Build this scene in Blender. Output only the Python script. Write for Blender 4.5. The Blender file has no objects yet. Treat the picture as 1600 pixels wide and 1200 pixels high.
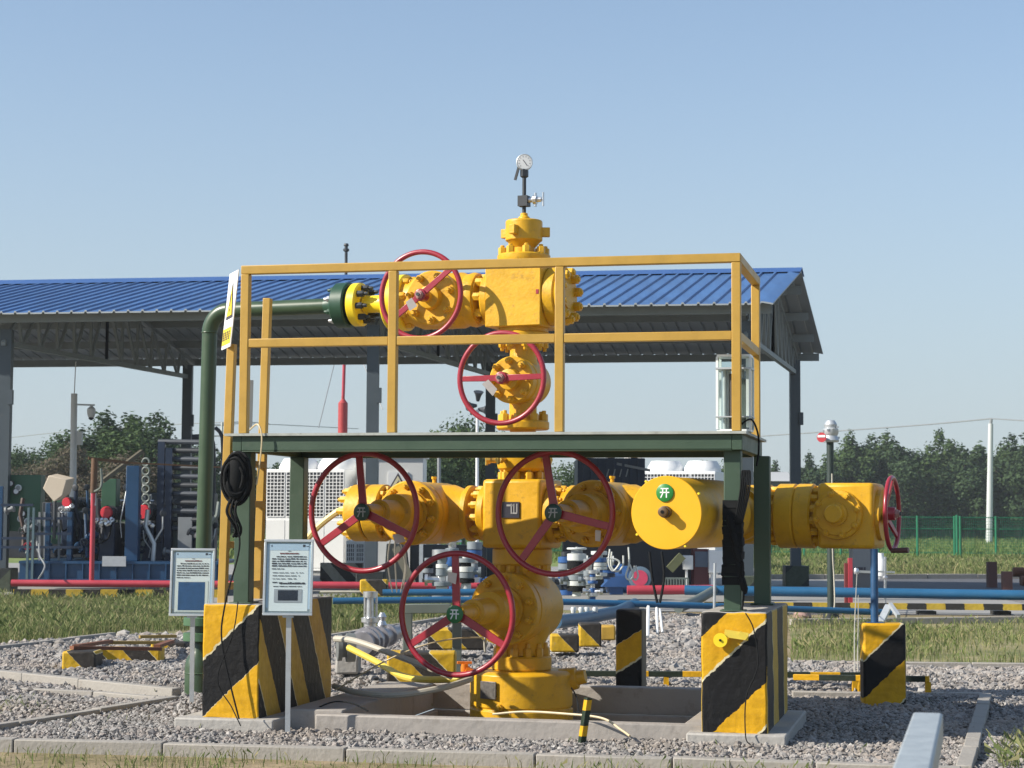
import bpy, math, random
import numpy as np
from mathutils import Vector, Matrix
random.seed(7); rng = np.random.default_rng(11)
sc = bpy.context.scene
col = sc.collection
R = math.radians
V = Vector
# ------------------------------------------------------------------ camera, sky, sun, exposure
F = 3000.0                       # focal length in pixels of the 1600-wide photograph
PITCH, ROLL, CAMH = R(4.10), R(0.33), 1.5
cam_d = bpy.data.cameras.new("camera"); cam = bpy.data.objects.new("camera", cam_d); col.objects.link(cam)
cam_d.sensor_width = 36.0; cam_d.lens = 36.0 * F / 1600.0
cam_d.clip_start = 0.1; cam_d.clip_end = 3000
CM = Matrix.Rotation(R(90) + PITCH, 4, 'X') @ Matrix.Rotation(ROLL, 4, 'Z')
cam.matrix_world = Matrix.Translation((0, 0, CAMH)) @ CM
sc.camera = cam
cam_d.dof.use_dof = True; cam_d.dof.focus_distance = 15.0; cam_d.dof.aperture_fstop = 9.0
SUN_TO = V((-1.0, -0.30, 0.69)).normalized()
sun_el = math.asin(SUN_TO.z); sun_rot = math.atan2(SUN_TO.x, SUN_TO.y)
w = bpy.data.worlds.new("World"); sc.world = w; w.use_nodes = True
nt = w.node_tree; nt.nodes.clear()
sky = nt.nodes.new('ShaderNodeTexSky'); sky.sky_type = 'NISHITA'; sky.sun_disc = False
sky.sun_elevation = sun_el; sky.sun_rotation = sun_rot
sky.air_density = 1.0; sky.dust_density = 0.35; sky.ozone_density = 2.5; sky.altitude = 0
bg = nt.nodes.new('ShaderNodeBackground'); bg.inputs[1].default_value = 0.108
wo = nt.nodes.new('ShaderNodeOutputWorld')
tc = nt.nodes.new('ShaderNodeTexCoord'); sxyz = nt.nodes.new('ShaderNodeSeparateXYZ'); nt.links.new(tc.outputs['Generated'], sxyz.inputs[0])
hz = nt.nodes.new('ShaderNodeMapRange'); hz.interpolation_type = 'SMOOTHSTEP'   # pale dust haze low over the horizon
hz.inputs['From Min'].default_value = -.02; hz.inputs['From Max'].default_value = .30; hz.inputs['To Min'].default_value = .88; hz.inputs['To Max'].default_value = .22
nt.links.new(sxyz.outputs['Z'], hz.inputs['Value'])
hm = nt.nodes.new('ShaderNodeMix'); hm.data_type = 'RGBA'; nt.links.new(hz.outputs[0], hm.inputs[0]); nt.links.new(sky.outputs[0], hm.inputs[6]); hm.inputs[7].default_value = (2.95, 3.46, 3.88, 1)
nt.links.new(hm.outputs[2], bg.inputs[0]); nt.links.new(bg.outputs[0], wo.inputs[0])
sl = bpy.data.lights.new("sun", 'SUN'); sl.energy = 5.0; sl.angle = R(0.6); sl.color = (1.0, 0.93, 0.82)
so = bpy.data.objects.new("sun", sl); col.objects.link(so)
so.rotation_euler = SUN_TO.to_track_quat('Z', 'Y').to_euler(); so.location = SUN_TO * 60
sc.view_settings.view_transform = 'Standard'; sc.view_settings.look = 'None'
sc.view_settings.exposure = 0.6; sc.view_settings.gamma = 1.0
sc.cycles.max_bounces = 6; sc.cycles.transparent_max_bounces = 12

# ------------------------------------------------------------------ measuring helpers
CM3 = CM.to_3x3()
def ray(px, py): return CM3 @ V(((px - 800) / F, (600 - py) / F, -1.0))
def at(px, py, Y):
    d = ray(px, py); return V((0, 0, CAMH)) + d * (Y / d.y)
def gnd(px, py, z=0.0):
    d = ray(px, py); return V((0, 0, CAMH)) + d * ((z - CAMH) / d.z)
def pix(p):
    q = CM3.transposed() @ (V(p) - V((0, 0, CAMH))); return (800 - F * q.x / q.z, 600 + F * q.y / q.z)
def gy(px, Y, z=0.0):            # ground point at column px and depth Y
    p = at(px, 900, Y); return V((p.x, Y, z))

# ------------------------------------------------------------------ mesh builder
def frame(ax):
    ax = V(ax).normalized(); t = V((0, 0, 1)) if abs(ax.z) < 0.9 else V((1, 0, 0))
    a = t.cross(ax).normalized(); b = ax.cross(a).normalized(); return ax, a, b
def spline(pts, n=8):
    pts = [V(p) for p in pts]; out = []
    for i in range(len(pts) - 1):
        p0 = pts[max(i - 1, 0)]; p1 = pts[i]; p2 = pts[i + 1]; p3 = pts[min(i + 2, len(pts) - 1)]
        for k in range(n):
            t = k / n
            out.append(0.5 * ((2 * p1) + (p2 - p0) * t + (2 * p0 - 5 * p1 + 4 * p2 - p3) * t * t + (3 * p1 - p0 - 3 * p2 + p3) * t ** 3))
    out.append(pts[-1]); return out
ORG = {}
class MB:
    def __init__(s, world=True): s.v = []; s.f = []; s.m = []; s.mi = 0; s.world = world
    def add(s, vs, fs, mi=None):
        o = len(s.v); s.v += [V(p) for p in vs]
        for f in fs: s.f.append([i + o for i in f]); s.m.append(s.mi if mi is None else mi)
        return s
    def box(s, c, sz, Rm=None, mi=None):
        c = V(c); hx, hy, hz = sz[0] / 2, sz[1] / 2, sz[2] / 2
        vs = [V((x, y, z)) for x in (-hx, hx) for y in (-hy, hy) for z in (-hz, hz)]
        if Rm is not None: vs = [Rm @ p for p in vs]
        return s.add([c + p for p in vs], [(0, 1, 3, 2), (4, 6, 7, 5), (0, 4, 5, 1), (2, 3, 7, 6), (0, 2, 6, 4), (1, 5, 7, 3)], mi)
    def bb(s, lo, hi, mi=None):
        lo, hi = V(lo), V(hi); return s.box((lo + hi) / 2, hi - lo, None, mi)
    def bar(s, p0, p1, wd, h, up=(0, 0, 1), mi=None):
        p0, p1 = V(p0), V(p1); d = (p1 - p0); L = d.length; d = d / L
        a = d.cross(V(up))
        if a.length < 1e-4: a = d.cross(V((0, 1, 0)))
        a.normalize(); b = a.cross(d)
        Rm = Matrix((a, d, b)).transposed()
        return s.box((p0 + p1) / 2, (wd, L, h), Rm, mi)
    def lathe(s, p0, ax, prof, n=24, mi=None, a0=0.0):
        ax, a, b = frame(ax); p0 = V(p0); vs = []; fs = []
        for t, r in prof:
            for k in range(n):
                q = a0 + 2 * math.pi * k / n; vs.append(p0 + ax * t + (a * math.cos(q) + b * math.sin(q)) * r)
        m = len(prof)
        for i in range(m - 1):
            for k in range(n):
                k2 = (k + 1) % n; fs.append((i * n + k, i * n + k2, (i + 1) * n + k2, (i + 1) * n + k))
        fs.append(tuple(range(n - 1, -1, -1))); fs.append(tuple((m - 1) * n + k for k in range(n)))
        return s.add(vs, fs, mi)
    def cyl(s, p0, p1, r, r2=None, n=20, mi=None):
        p0, p1 = V(p0), V(p1); d = p1 - p0
        return s.lathe(p0, d, [(0, r), (d.length, r if r2 is None else r2)], n, mi)
    def tube(s, pts, r, n=10, mi=None):
        pts = [V(p) for p in pts]; vs = []; fs = []; N = len(pts); a = None
        for i, p in enumerate(pts):
            t = (pts[min(i + 1, N - 1)] - pts[max(i - 1, 0)]).normalized()
            if a is None: _, a, b = frame(t)
            a = (a - t * a.dot(t)).normalized(); b = t.cross(a)
            rr = r[i] if isinstance(r, (list, tuple)) else r
            for k in range(n):
                q = 2 * math.pi * k / n; vs.append(p + (a * math.cos(q) + b * math.sin(q)) * rr)
        for i in range(N - 1):
            for k in range(n):
                k2 = (k + 1) % n; fs.append((i * n + k, i * n + k2, (i + 1) * n + k2, (i + 1) * n + k))
        fs.append(tuple(range(n - 1, -1, -1))); fs.append(tuple((N - 1) * n + k for k in range(n)))
        return s.add(vs, fs, mi)
    def torus(s, c, ax, Rr, r, n=56, m=12, mi=None):
        ax, a, b = frame(ax); c = V(c); vs = []; fs = []
        for i in range(n):
            q = 2 * math.pi * i / n; d = a * math.cos(q) + b * math.sin(q)
            for k in range(m):
                w_ = 2 * math.pi * k / m; vs.append(c + d * (Rr + r * math.cos(w_)) + ax * r * math.sin(w_))
        for i in range(n):
            for k in range(m):
                i2 = (i + 1) % n; k2 = (k + 1) % m; fs.append((i * m + k, i2 * m + k, i2 * m + k2, i * m + k2))
        return s.add(vs, fs, mi)
    def nuts(s, c, ax, Rr, cnt, r, h, ph=0.0, stud=0.03, mi=None):
        ax, a, b = frame(ax); c = V(c)
        for i in range(cnt):
            q = ph + 2 * math.pi * i / cnt; p = c + (a * math.cos(q) + b * math.sin(q)) * Rr
            s.lathe(p, ax, [(0, r), (h * .88, r), (h, r * .86)], 6, mi, random.random())
            if stud: s.lathe(p + ax * h, ax, [(0, r * .55), (stud * .8, r * .55), (stud, r * .42)], 8, mi)
        return s
    def prism(s, pts, vec, mi=None):
        pts = [V(p) for p in pts]; n = len(pts); vec = V(vec)
        fs = [tuple(range(n - 1, -1, -1)), tuple(range(n, 2 * n))] + [(i, (i + 1) % n, n + (i + 1) % n, n + i) for i in range(n)]
        return s.add(pts + [p + vec for p in pts], fs, mi)
    def quad(s, a, b, c, d, mi=None): return s.add([a, b, c, d], [(0, 1, 2, 3)], mi)
    def build(s, name, mats, parent=None, ang=35, bevel=0.0):
        if not isinstance(mats, (list, tuple)): mats = [mats]
        vs = s.v; loc = None
        if parent is not None:
            if s.world and parent.name in ORG: inv = ORG[parent.name].inverted(); vs = [inv @ p for p in vs]
        elif s.world:
            xs = [p.x for p in vs]; ys = [p.y for p in vs]; zs = [p.z for p in vs]
            loc = V(((min(xs) + max(xs)) / 2, (min(ys) + max(ys)) / 2, min(zs))); vs = [p - loc for p in vs]
        me = bpy.data.meshes.new(name); me.from_pydata([tuple(p) for p in vs], [], s.f)
        for m in mats: me.materials.append(m)
        me.polygons.foreach_set('material_index', s.m); me.polygons.foreach_set('use_smooth', [True] * len(s.f))
        me.update()
        try: me.set_sharp_from_angle(angle=R(ang))
        except Exception: pass
        o = bpy.data.objects.new(name, me); col.objects.link(o)
        if parent is not None:
            o.parent = parent
            if parent.name in ORG: ORG[o.name] = ORG[parent.name]
        elif loc is not None: o.location = loc; ORG[o.name] = Matrix.Translation(loc)
        if bevel:
            bm = o.modifiers.new('bevel', 'BEVEL'); bm.width = bevel; bm.segments = 2; bm.limit_method = 'ANGLE'; bm.angle_limit = R(40)
        return o
def tag(o, label, cat, group=None):
    o['label'] = label; o['category'] = cat
    if group: o['group'] = group
    return o
def thing(name, label, cat, loc=(0, 0, 0), rz=0.0, group=None):
    o = bpy.data.objects.new(name, None); col.objects.link(o); o.empty_display_size = .1
    o.location = loc; o.rotation_euler = (0, 0, rz)
    ORG[o.name] = Matrix.Translation(loc) @ Matrix.Rotation(rz, 4, 'Z')
    return tag(o, label, cat, group)
def struct(o): o['kind'] = 'structure'; return o
def stuff(o): o['kind'] = 'stuff'; return o
def copy_tree(o, parent=None):
    c = o.copy(); col.objects.link(c)
    if parent is not None: c.parent = parent
    for ch in [x for x in bpy.data.objects if x.parent == o]: copy_tree(ch, c)
    return c
def npmesh(name, verts, faces, mat, smooth=False, loc=(0, 0, 0)):
    verts = np.asarray(verts, np.float32); faces = np.asarray(faces, np.int32)
    me = bpy.data.meshes.new(name); nf, k = faces.shape
    me.vertices.add(len(verts)); me.vertices.foreach_set('co', (verts - np.array(loc, np.float32)).ravel())
    me.loops.add(nf * k); me.loops.foreach_set('vertex_index', faces.ravel())
    me.polygons.add(nf); me.polygons.foreach_set('loop_start', np.arange(0, nf * k, k, dtype=np.int32))
    me.polygons.foreach_set('use_smooth', np.full(nf, smooth)); me.materials.append(mat)
    me.update(calc_edges=True); me.validate()
    o = bpy.data.objects.new(name, me); col.objects.link(o); o.location = loc; return o

# ------------------------------------------------------------------ materials
def newmat(name):
    m = bpy.data.materials.new(name); m.use_nodes = True; n = m.node_tree.nodes
    return m, m.node_tree, n['Principled BSDF']
def N(t, ty, **k):
    n = t.nodes.new(ty)
    for a, b in k.items():
        if a.startswith('i_'): n.inputs[a[2:].replace('_', ' ')].default_value = b
        else: setattr(n, a, b)
    return n
def ramp(t, src, stops):
    r = t.nodes.new('ShaderNodeValToRGB'); e = r.color_ramp.elements
    while len(e) < len(stops): e.new(.5)
    for i, (p, c) in enumerate(stops): e[i].position = p; e[i].color = (*c, 1)
    t.links.new(src, r.inputs[0]); return r
def sca(c, k): return tuple(max(0, min(1, x * k)) for x in c)
def paint(name, c, rough=.45, var=.25, scale=6, dirt=None, damt=.25, bump=.0, bscale=60, metal=0.0, spec=.5, coat=0.0):
    m, t, p = newmat(name)
    co = N(t, 'ShaderNodeTexCoord'); nz = N(t, 'ShaderNodeTexNoise', i_Scale=scale, i_Detail=6, i_Roughness=.65)
    t.links.new(co.outputs['Object'], nz.inputs['Vector'])
    r = ramp(t, nz.outputs[0], [(.25, sca(c, 1 - var)), (.5, c), (.78, sca(c, 1 + var * .6))])
    out = r.outputs[0]
    if dirt:
        n2 = N(t, 'ShaderNodeTexNoise', i_Scale=scale * 2.3, i_Detail=8, i_Roughness=.75)
        t.links.new(co.outputs['Object'], n2.inputs['Vector'])
        rr = ramp(t, n2.outputs[0], [(.56, (0, 0, 0)), (.72, (damt,) * 3)])
        mx = N(t, 'ShaderNodeMix', data_type='RGBA'); t.links.new(rr.outputs[0], mx.inputs[0]); t.links.new(out, mx.inputs[6])
        mx.inputs[7].default_value = (*dirt, 1); out = mx.outputs[2]
    t.links.new(out, p.inputs['Base Color'])
    p.inputs['Metallic'].default_value = metal; p.inputs['Specular IOR Level'].default_value = spec
    rg = ramp(t, nz.outputs[0], [(.3, (rough * .85,) * 3), (.7, (min(1, rough * 1.2),) * 3)])
    t.links.new(rg.outputs[0], p.inputs['Roughness'])
    if coat: p.inputs['Coat Weight'].default_value = coat; p.inputs['Coat Roughness'].default_value = .2
    if bump:
        n3 = N(t, 'ShaderNodeTexNoise', i_Scale=bscale, i_Detail=4); t.links.new(co.outputs['Object'], n3.inputs['Vector'])
        b = N(t, 'ShaderNodeBump', i_Strength=bump, i_Distance=.01); t.links.new(n3.outputs[0], b.inputs['Height'])
        t.links.new(b.outputs[0], p.inputs['Normal'])
    return m
YEL = paint('yellow_paint', (.64, .350, .007), .46, .20, 6, (.20, .12, .035), .65, .25, 34, coat=.04)
YEL2 = paint('bright_yellow_paint', (.83, .62, .02), .4, .12, 4, (.4, .3, .03), .3)
DISC = paint('orange_yellow_paint', (.74, .385, .005), .42, .07, 3, (.5, .25, .01), .2)
RAILY = paint('ochre_rail_paint', (.45, .27, .045), .45, .14, 5, (.33, .17, .03), .4, .08, 70)
RED = paint('red_wheel_paint', (.30, .018, .034), .36, .2, 9, (.14, .03, .03), .5, .06, 60, coat=.2)
REDP = paint('red_pipe_paint', (.42, .045, .065), .4, .15, 3, (.25, .05, .05), .3)
GREEN = paint('green_steel_paint', (.040, .074, .046), .5, .16, 4, (.09, .11, .085), .4, .08, 50)
PIPEG = paint('dark_green_pipe_paint', (.040, .072, .036), .36, .14, 4, (.09, .10, .06), .3)
PLATEG = paint('deck_plate_edge', (.36, .38, .35), .55, .3, 9, (.10, .09, .06), .9)
FLG = paint('flange_green_paint', (.018, .062, .035), .4, .2, 5)
SIGNG = paint('sign_green', (.012, .13, .035), .4, .08, 9)
SIGND = paint('sign_dark_green', (.012, .045, .03), .35, .25, 9)
WHITE = paint('white_paint', (.74, .75, .75), .5, .06, 4, (.5, .48, .44), .25)
WHITEG = paint('grey_white_sheet', (.62, .63, .62), .5, .06, 2, (.35, .35, .33), .3)
BLACK = paint('black_rubber', (.010, .011, .012), .85, .3, 6, spec=.2)
DARK = paint('dark_steel', (.028, .033, .04), .5, .3, 4)
DARKB = paint('navy_steel', (.010, .022, .050), .45, .25, 3)
BLUE = paint('blue_steel_paint', (.009, .048, .115), .4, .18, 4, (.02, .05, .12), .4)
BLUEP = paint('blue_pipe_paint', (.018, .10, .21), .36, .18, 2, (.05, .1, .16), .4)
CHROME = paint('bare_metal', (.62, .63, .64), .3, .2, 12, metal=.85)
STEEL = paint('galvanised_steel', (.50, .53, .55), .42, .14, 8, (.36, .38, .38), .5, metal=.45)
GREYP = paint('grey_green_paint', (.13, .155, .14), .5, .15, 4)
GREY = paint('grey_paint', (.22, .235, .245), .5, .15, 4)
COLM = paint('slate_column_paint', (.060, .078, .092), .5, .15, 2, (.12, .12, .11), .3)
TRUSS = paint('truss_grey_paint', (.20, .225, .23), .55, .15, 2)
ROOF = paint('blue_roof_sheet', (.050, .135, .32), .40, .18, .5, (.10, .17, .30), .6, spec=.6)
ROOFU = paint('roof_underside_sheet', (.29, .32, .335), .6, .15, .8)
RUST = paint('rusty_steel', (.16, .060, .030), .75, .4, 8, (.07, .03, .02), .6, .3, 60)
BROWN = paint('brown_frame', (.075, .045, .035), .6, .3, 6)
BEIGE = paint('beige_box', (.62, .52, .40), .55, .08, 4)
CONC = paint('concrete', (.35, .335, .31), .85, .18, 3, (.20, .185, .165), .7, .5, 30)
CONCD = paint('pit_concrete', (.31, .285, .26), .88, .18, 2.2, (.17, .15, .13), .8, .5, 22)
KERB = paint('kerb_concrete', (.30, .28, .25), .88, .15, 4, (.24, .20, .16), .6, .5, 35)
ASPH = paint('asphalt', (.085, .088, .098), .85, .12, 1.5, bump=.3, bscale=90)
CPAVE = paint('yard_concrete', (.26, .255, .245), .85, .16, .9, (.17, .16, .15), .5, .3, 30)
HOSEW = paint('pale_hose', (.42, .39, .32), .55, .1, 5)
HOSEY = paint('yellow_hose', (.62, .48, .06), .45, .1, 5)
WIRE = paint('pale_wire', (.55, .45, .28), .5, .1, 5)
PAPER = paint('paper_sheet', (.80, .81, .85), .6, .03, 3)
PANEL = paint('green_cabinet_paint', (.035, .10, .055), .5, .15, 3)
INK = paint('ink', (.05, .045, .06), .6, .1, 5)
INKR = paint('title_ink', (.20, .06, .06), .6, .1, 5)
PBLUE = paint('printed_blue', (.025, .085, .23), .5, .35, 12)
PSKY = paint('printed_light_blue', (.50, .60, .76), .5, .10, 5)
PDARK = paint('printed_dark', (.014, .015, .03), .5, .2, 8)
TAGW = paint('paper_tag', (.55, .50, .46), .6, .12, 20)
def glassmat():
    m, t, p = newmat('clear_acrylic'); out = t.nodes['Material Output']
    tr = N(t, 'ShaderNodeBsdfTransparent'); tr.inputs[0].default_value = (.93, .96, .95, 1)
    gl = N(t, 'ShaderNodeBsdfGlossy'); gl.inputs[1].default_value = .06
    mx = N(t, 'ShaderNodeMixShader'); fr = N(t, 'ShaderNodeLayerWeight'); fr.inputs[0].default_value = .12
    f2 = N(t, 'ShaderNodeMath', operation='MULTIPLY_ADD'); f2.inputs[1].default_value = .3; f2.inputs[2].default_value = .012; t.links.new(fr.outputs['Facing'], f2.inputs[0]); t.links.new(f2.outputs[0], mx.inputs[0]); t.links.new(tr.outputs[0], mx.inputs[1]); t.links.new(gl.outputs[0], mx.inputs[2])
    t.links.new(mx.outputs[0], out.inputs[0]); return m
GLASS = glassmat()
def stripes(name, abc, period, duty, phase, c1=(.66, .36, .010), c2=(.008, .008, .009), edge=(.66, .60, .40), ew=.016, rough=.55, rag=.05, conc=.0):
    """hazard stripes: yellow where frac((a x + b y + c z)/period + phase) < duty, hand-painted ragged edge"""
    m, t, p = newmat(name); co = N(t, 'ShaderNodeTexCoord')
    dt = N(t, 'ShaderNodeVectorMath', operation='DOT_PRODUCT'); dt.inputs[1].default_value = abc
    t.links.new(co.outputs['Object'], dt.inputs[0])
    nz = N(t, 'ShaderNodeTexNoise', i_Scale=22, i_Detail=4); t.links.new(co.outputs['Object'], nz.inputs['Vector'])
    a1 = N(t, 'ShaderNodeMath', operation='MULTIPLY_ADD'); t.links.new(nz.outputs[0], a1.inputs[0]); a1.inputs[1].default_value = rag; t.links.new(dt.outputs['Value'], a1.inputs[2])
    a2 = N(t, 'ShaderNodeMath', operation='MULTIPLY_ADD'); t.links.new(a1.outputs[0], a2.inputs[0]); a2.inputs[1].default_value = 1 / period; a2.inputs[2].default_value = phase + 50
    fr = N(t, 'ShaderNodeMath', operation='FRACT'); t.links.new(a2.outputs[0], fr.inputs[0])
    e = ew / period
    rp = ramp(t, fr.outputs[0], [(0, edge), (e, c1), (duty - e, c1), (duty, edge), (duty + .001, c2), (.999, c2)] if e > 0 else [(0, c1), (duty, c2)])
    rp.color_ramp.interpolation = 'CONSTANT'
    n2 = N(t, 'ShaderNodeTexNoise', i_Scale=7, i_Detail=7, i_Roughness=.7); t.links.new(co.outputs['Object'], n2.inputs['Vector'])
    r2 = ramp(t, n2.outputs[0], [(.3, (.72, .70, .66)), (.6, (1, 1, 1))])
    mx = N(t, 'ShaderNodeMix', data_type='RGBA', blend_type='MULTIPLY'); mx.inputs[0].default_value = 1
    t.links.new(rp.outputs[0], mx.inputs[6]); t.links.new(r2.outputs[0], mx.inputs[7])
    out = mx.outputs[2]
    if conc:
        n4 = N(t, 'ShaderNodeTexNoise', i_Scale=11, i_Detail=8, i_Roughness=.8); t.links.new(co.outputs['Object'], n4.inputs['Vector'])
        r4 = ramp(t, n4.outputs[0], [(.60, (0, 0, 0)), (.68, (conc,) * 3)])
        m4 = N(t, 'ShaderNodeMix', data_type='RGBA'); t.links.new(r4.outputs[0], m4.inputs[0]); t.links.new(out, m4.inputs[6]); m4.inputs[7].default_value = (.28, .25, .2, 1); out = m4.outputs[2]
    t.links.new(out, p.inputs['Base Color']); p.inputs['Roughness'].default_value = rough; p.inputs['Specular IOR Level'].default_value = .25
    n3 = N(t, 'ShaderNodeTexNoise', i_Scale=16, i_Detail=5); t.links.new(co.outputs['Object'], n3.inputs['Vector'])
    b = N(t, 'ShaderNodeBump', i_Strength=.38, i_Distance=.02); t.links.new(n3.outputs[0], b.inputs['Height']); t.links.new(b.outputs[0], p.inputs['Normal'])
    return m
def foliage(name, cols, rough=.75, trans=.25):
    m, t, p = newmat(name); g = N(t, 'ShaderNodeNewGeometry')
    r = ramp(t, g.outputs['Random Per Island'], [(i / max(1, len(cols) - 1), c) for i, c in enumerate(cols)])
    t.links.new(r.outputs[0], p.inputs['Base Color']); p.inputs['Roughness'].default_value = rough; p.inputs['Specular IOR Level'].default_value = .15
    tl = N(t, 'ShaderNodeBsdfTranslucent'); t.links.new(r.outputs[0], tl.inputs[0])
    mx = N(t, 'ShaderNodeMixShader'); mx.inputs[0].default_value = trans
    t.links.new(p.outputs[0], mx.inputs[1]); t.links.new(tl.outputs[0], mx.inputs[2]); t.links.new(mx.outputs[0], t.nodes['Material Output'].inputs[0])
    return m
LEAF = foliage('leaf_green', [(.042, .076, .028), (.064, .106, .038), (.09, .135, .05), (.05, .088, .032)])
LEAFD = foliage('leaf_dark_green', [(.034, .062, .030), (.05, .085, .038), (.07, .11, .048), (.038, .070, .032)])
LEAFB = foliage('leaf_brownish', [(.10, .085, .06), (.15, .12, .09), (.08, .09, .05), (.18, .145, .11)])
GRASS = foliage('grass_blades', [(.10, .14, .045), (.16, .20, .075), (.12, .165, .055), (.33, .30, .16), (.18, .215, .08)], .7, .3)
GRASSD = foliage('dry_grass_blades', [(.32, .28, .15), (.12, .17, .05), (.15, .20, .06), (.38, .33, .18), (.17, .21, .07), (.13, .18, .055)], .7, .3)
CROP = foliage('crop_blades', [(.15, .21, .06), (.12, .18, .05), (.19, .22, .08), (.10, .16, .05)], .7, .3)
BARK = paint('bark', (.10, .08, .06), .9, .3, 3)
def gravelmat():
    m, t, p = newmat('gravel_stones'); g = N(t, 'ShaderNodeNewGeometry')
    r = ramp(t, g.outputs['Random Per Island'], [(0, (.14, .135, .13)), (.25, (.225, .215, .205)), (.5, (.30, .285, .27)), (.72, (.27, .235, .215)), (.9, (.39, .375, .355)), (1, (.19, .185, .18))])
    co = N(t, 'ShaderNodeTexCoord'); nz = N(t, 'ShaderNodeTexNoise', i_Scale=70, i_Detail=4); t.links.new(co.outputs['Object'], nz.inputs['Vector'])
    r2 = ramp(t, nz.outputs[0], [(.3, (.75, .75, .75)), (.7, (1.1, 1.1, 1.1))])
    mx = N(t, 'ShaderNodeMix', data_type='RGBA', blend_type='MULTIPLY'); mx.inputs[0].default_value = 1
    t.links.new(r.outputs[0], mx.inputs[6]); t.links.new(r2.outputs[0], mx.inputs[7])
    n5 = N(t, 'ShaderNodeTexNoise', i_Scale=.9, i_Detail=6, i_Roughness=.65); t.links.new(co.outputs['Object'], n5.inputs['Vector'])   # dusty patches
    r5 = ramp(t, n5.outputs[0], [(.46, (0, 0, 0)), (.64, (.55, .55, .55))]); m5 = N(t, 'ShaderNodeMix', data_type='RGBA'); t.links.new(r5.outputs[0], m5.inputs[0])
    t.links.new(mx.outputs[2], m5.inputs[6]); m5.inputs[7].default_value = (.30, .25, .205, 1); t.links.new(m5.outputs[2], p.inputs['Base Color'])
    p.inputs['Roughness'].default_value = .85; return m
STONE = gravelmat()
def streak(m):                    # faded streaks and laps running down the roof slope
    t = m.node_tree; p = t.nodes['Principled BSDF']; co = N(t, 'ShaderNodeTexCoord'); mp = N(t, 'ShaderNodeMapping'); mp.inputs['Rotation'].default_value = (0, 0, R(14)); mp.inputs['Scale'].default_value = (2.6, .22, .22)
    t.links.new(co.outputs['Object'], mp.inputs[0]); nz = N(t, 'ShaderNodeTexNoise', i_Scale=1.6, i_Detail=7, i_Roughness=.7); t.links.new(mp.outputs[0], nz.inputs['Vector'])
    r = ramp(t, nz.outputs[0], [(.3, (.72, .74, .78)), (.55, (1, 1, 1)), (.75, (1.18, 1.16, 1.12))]); mx = N(t, 'ShaderNodeMix', data_type='RGBA', blend_type='MULTIPLY'); mx.inputs[0].default_value = 1
    src = p.inputs['Base Color'].links[0].from_socket; t.links.new(src, mx.inputs[6]); t.links.new(r.outputs[0], mx.inputs[7]); t.links.new(mx.outputs[2], p.inputs['Base Color'])
streak(ROOF)
def groundmat(name, stops, scale, vor=None, bump=.5):
    m, t, p = newmat(name); co = N(t, 'ShaderNodeTexCoord')
    nz = N(t, 'ShaderNodeTexNoise', i_Scale=scale, i_Detail=10, i_Roughness=.7); t.links.new(co.outputs['Object'], nz.inputs['Vector'])
    src = nz.outputs[0]
    if vor:
        vo = N(t, 'ShaderNodeTexVoronoi', i_Scale=vor); t.links.new(co.outputs['Object'], vo.inputs['Vector'])
        sp = N(t, 'ShaderNodeSeparateColor'); t.links.new(vo.outputs['Color'], sp.inputs[0]); src = sp.outputs[0]
    r = ramp(t, src, stops); t.links.new(r.outputs[0], p.inputs['Base Color']); p.inputs['Roughness'].default_value = .92; p.inputs['Specular IOR Level'].default_value = .2
    n3 = N(t, 'ShaderNodeTexNoise', i_Scale=scale * 9, i_Detail=6); t.links.new(co.outputs['Object'], n3.inputs['Vector'])
    b = N(t, 'ShaderNodeBump', i_Strength=bump, i_Distance=.04); t.links.new(n3.outputs[0], b.inputs['Height']); t.links.new(b.outputs[0], p.inputs['Normal'])
    return m
SOIL = groundmat('soil_and_grass', [(.25, (.10, .105, .04)), (.45, (.20, .165, .09)), (.6, (.30, .235, .15)), (.8, (.14, .14, .055))], 1.3)
FIELD = groundmat('crop_field', [(.3, (.12, .17, .05)), (.5, (.15, .20, .06)), (.7, (.20, .23, .085))], .25)
TURF = groundmat('turf', [(.3, (.09, .12, .04)), (.5, (.20, .19, .09)), (.68, (.33, .28, .17))], 1.1)
GRAV = groundmat('gravel_bed', [(0, (.12, .115, .115)), (.4, (.24, .23, .22)), (.7, (.30, .28, .265)), (1, (.19, .185, .185))], 5, 24, .9)
# ------------------------------------------------------------------ frames of the rig
PFO, PFA = V((1.55, 12.9, 0)), R(-13)
PFM = Matrix.Translation(PFO) @ Matrix.Rotation(PFA, 4, 'Z'); PFI = PFM.inverted()
def PFW(x, y, z=0): return PFM @ V((x, y, z))
TO, TA = V((0.09, 15.4, 0)), R(-22)
TM = Matrix.Translation(TO) @ Matrix.Rotation(TA, 4, 'Z')
def TW(x, y, z=0): return TM @ V((x, y, z))
HOLE = (-2.86, .20, -.42, 2.66)          # pit opening in the rig frame x0,y0,x1,y1
hole_w = [PFW(HOLE[0], HOLE[1]), PFW(HOLE[2], HOLE[1]), PFW(HOLE[2], HOLE[3]), PFW(HOLE[0], HOLE[3])]
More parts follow.
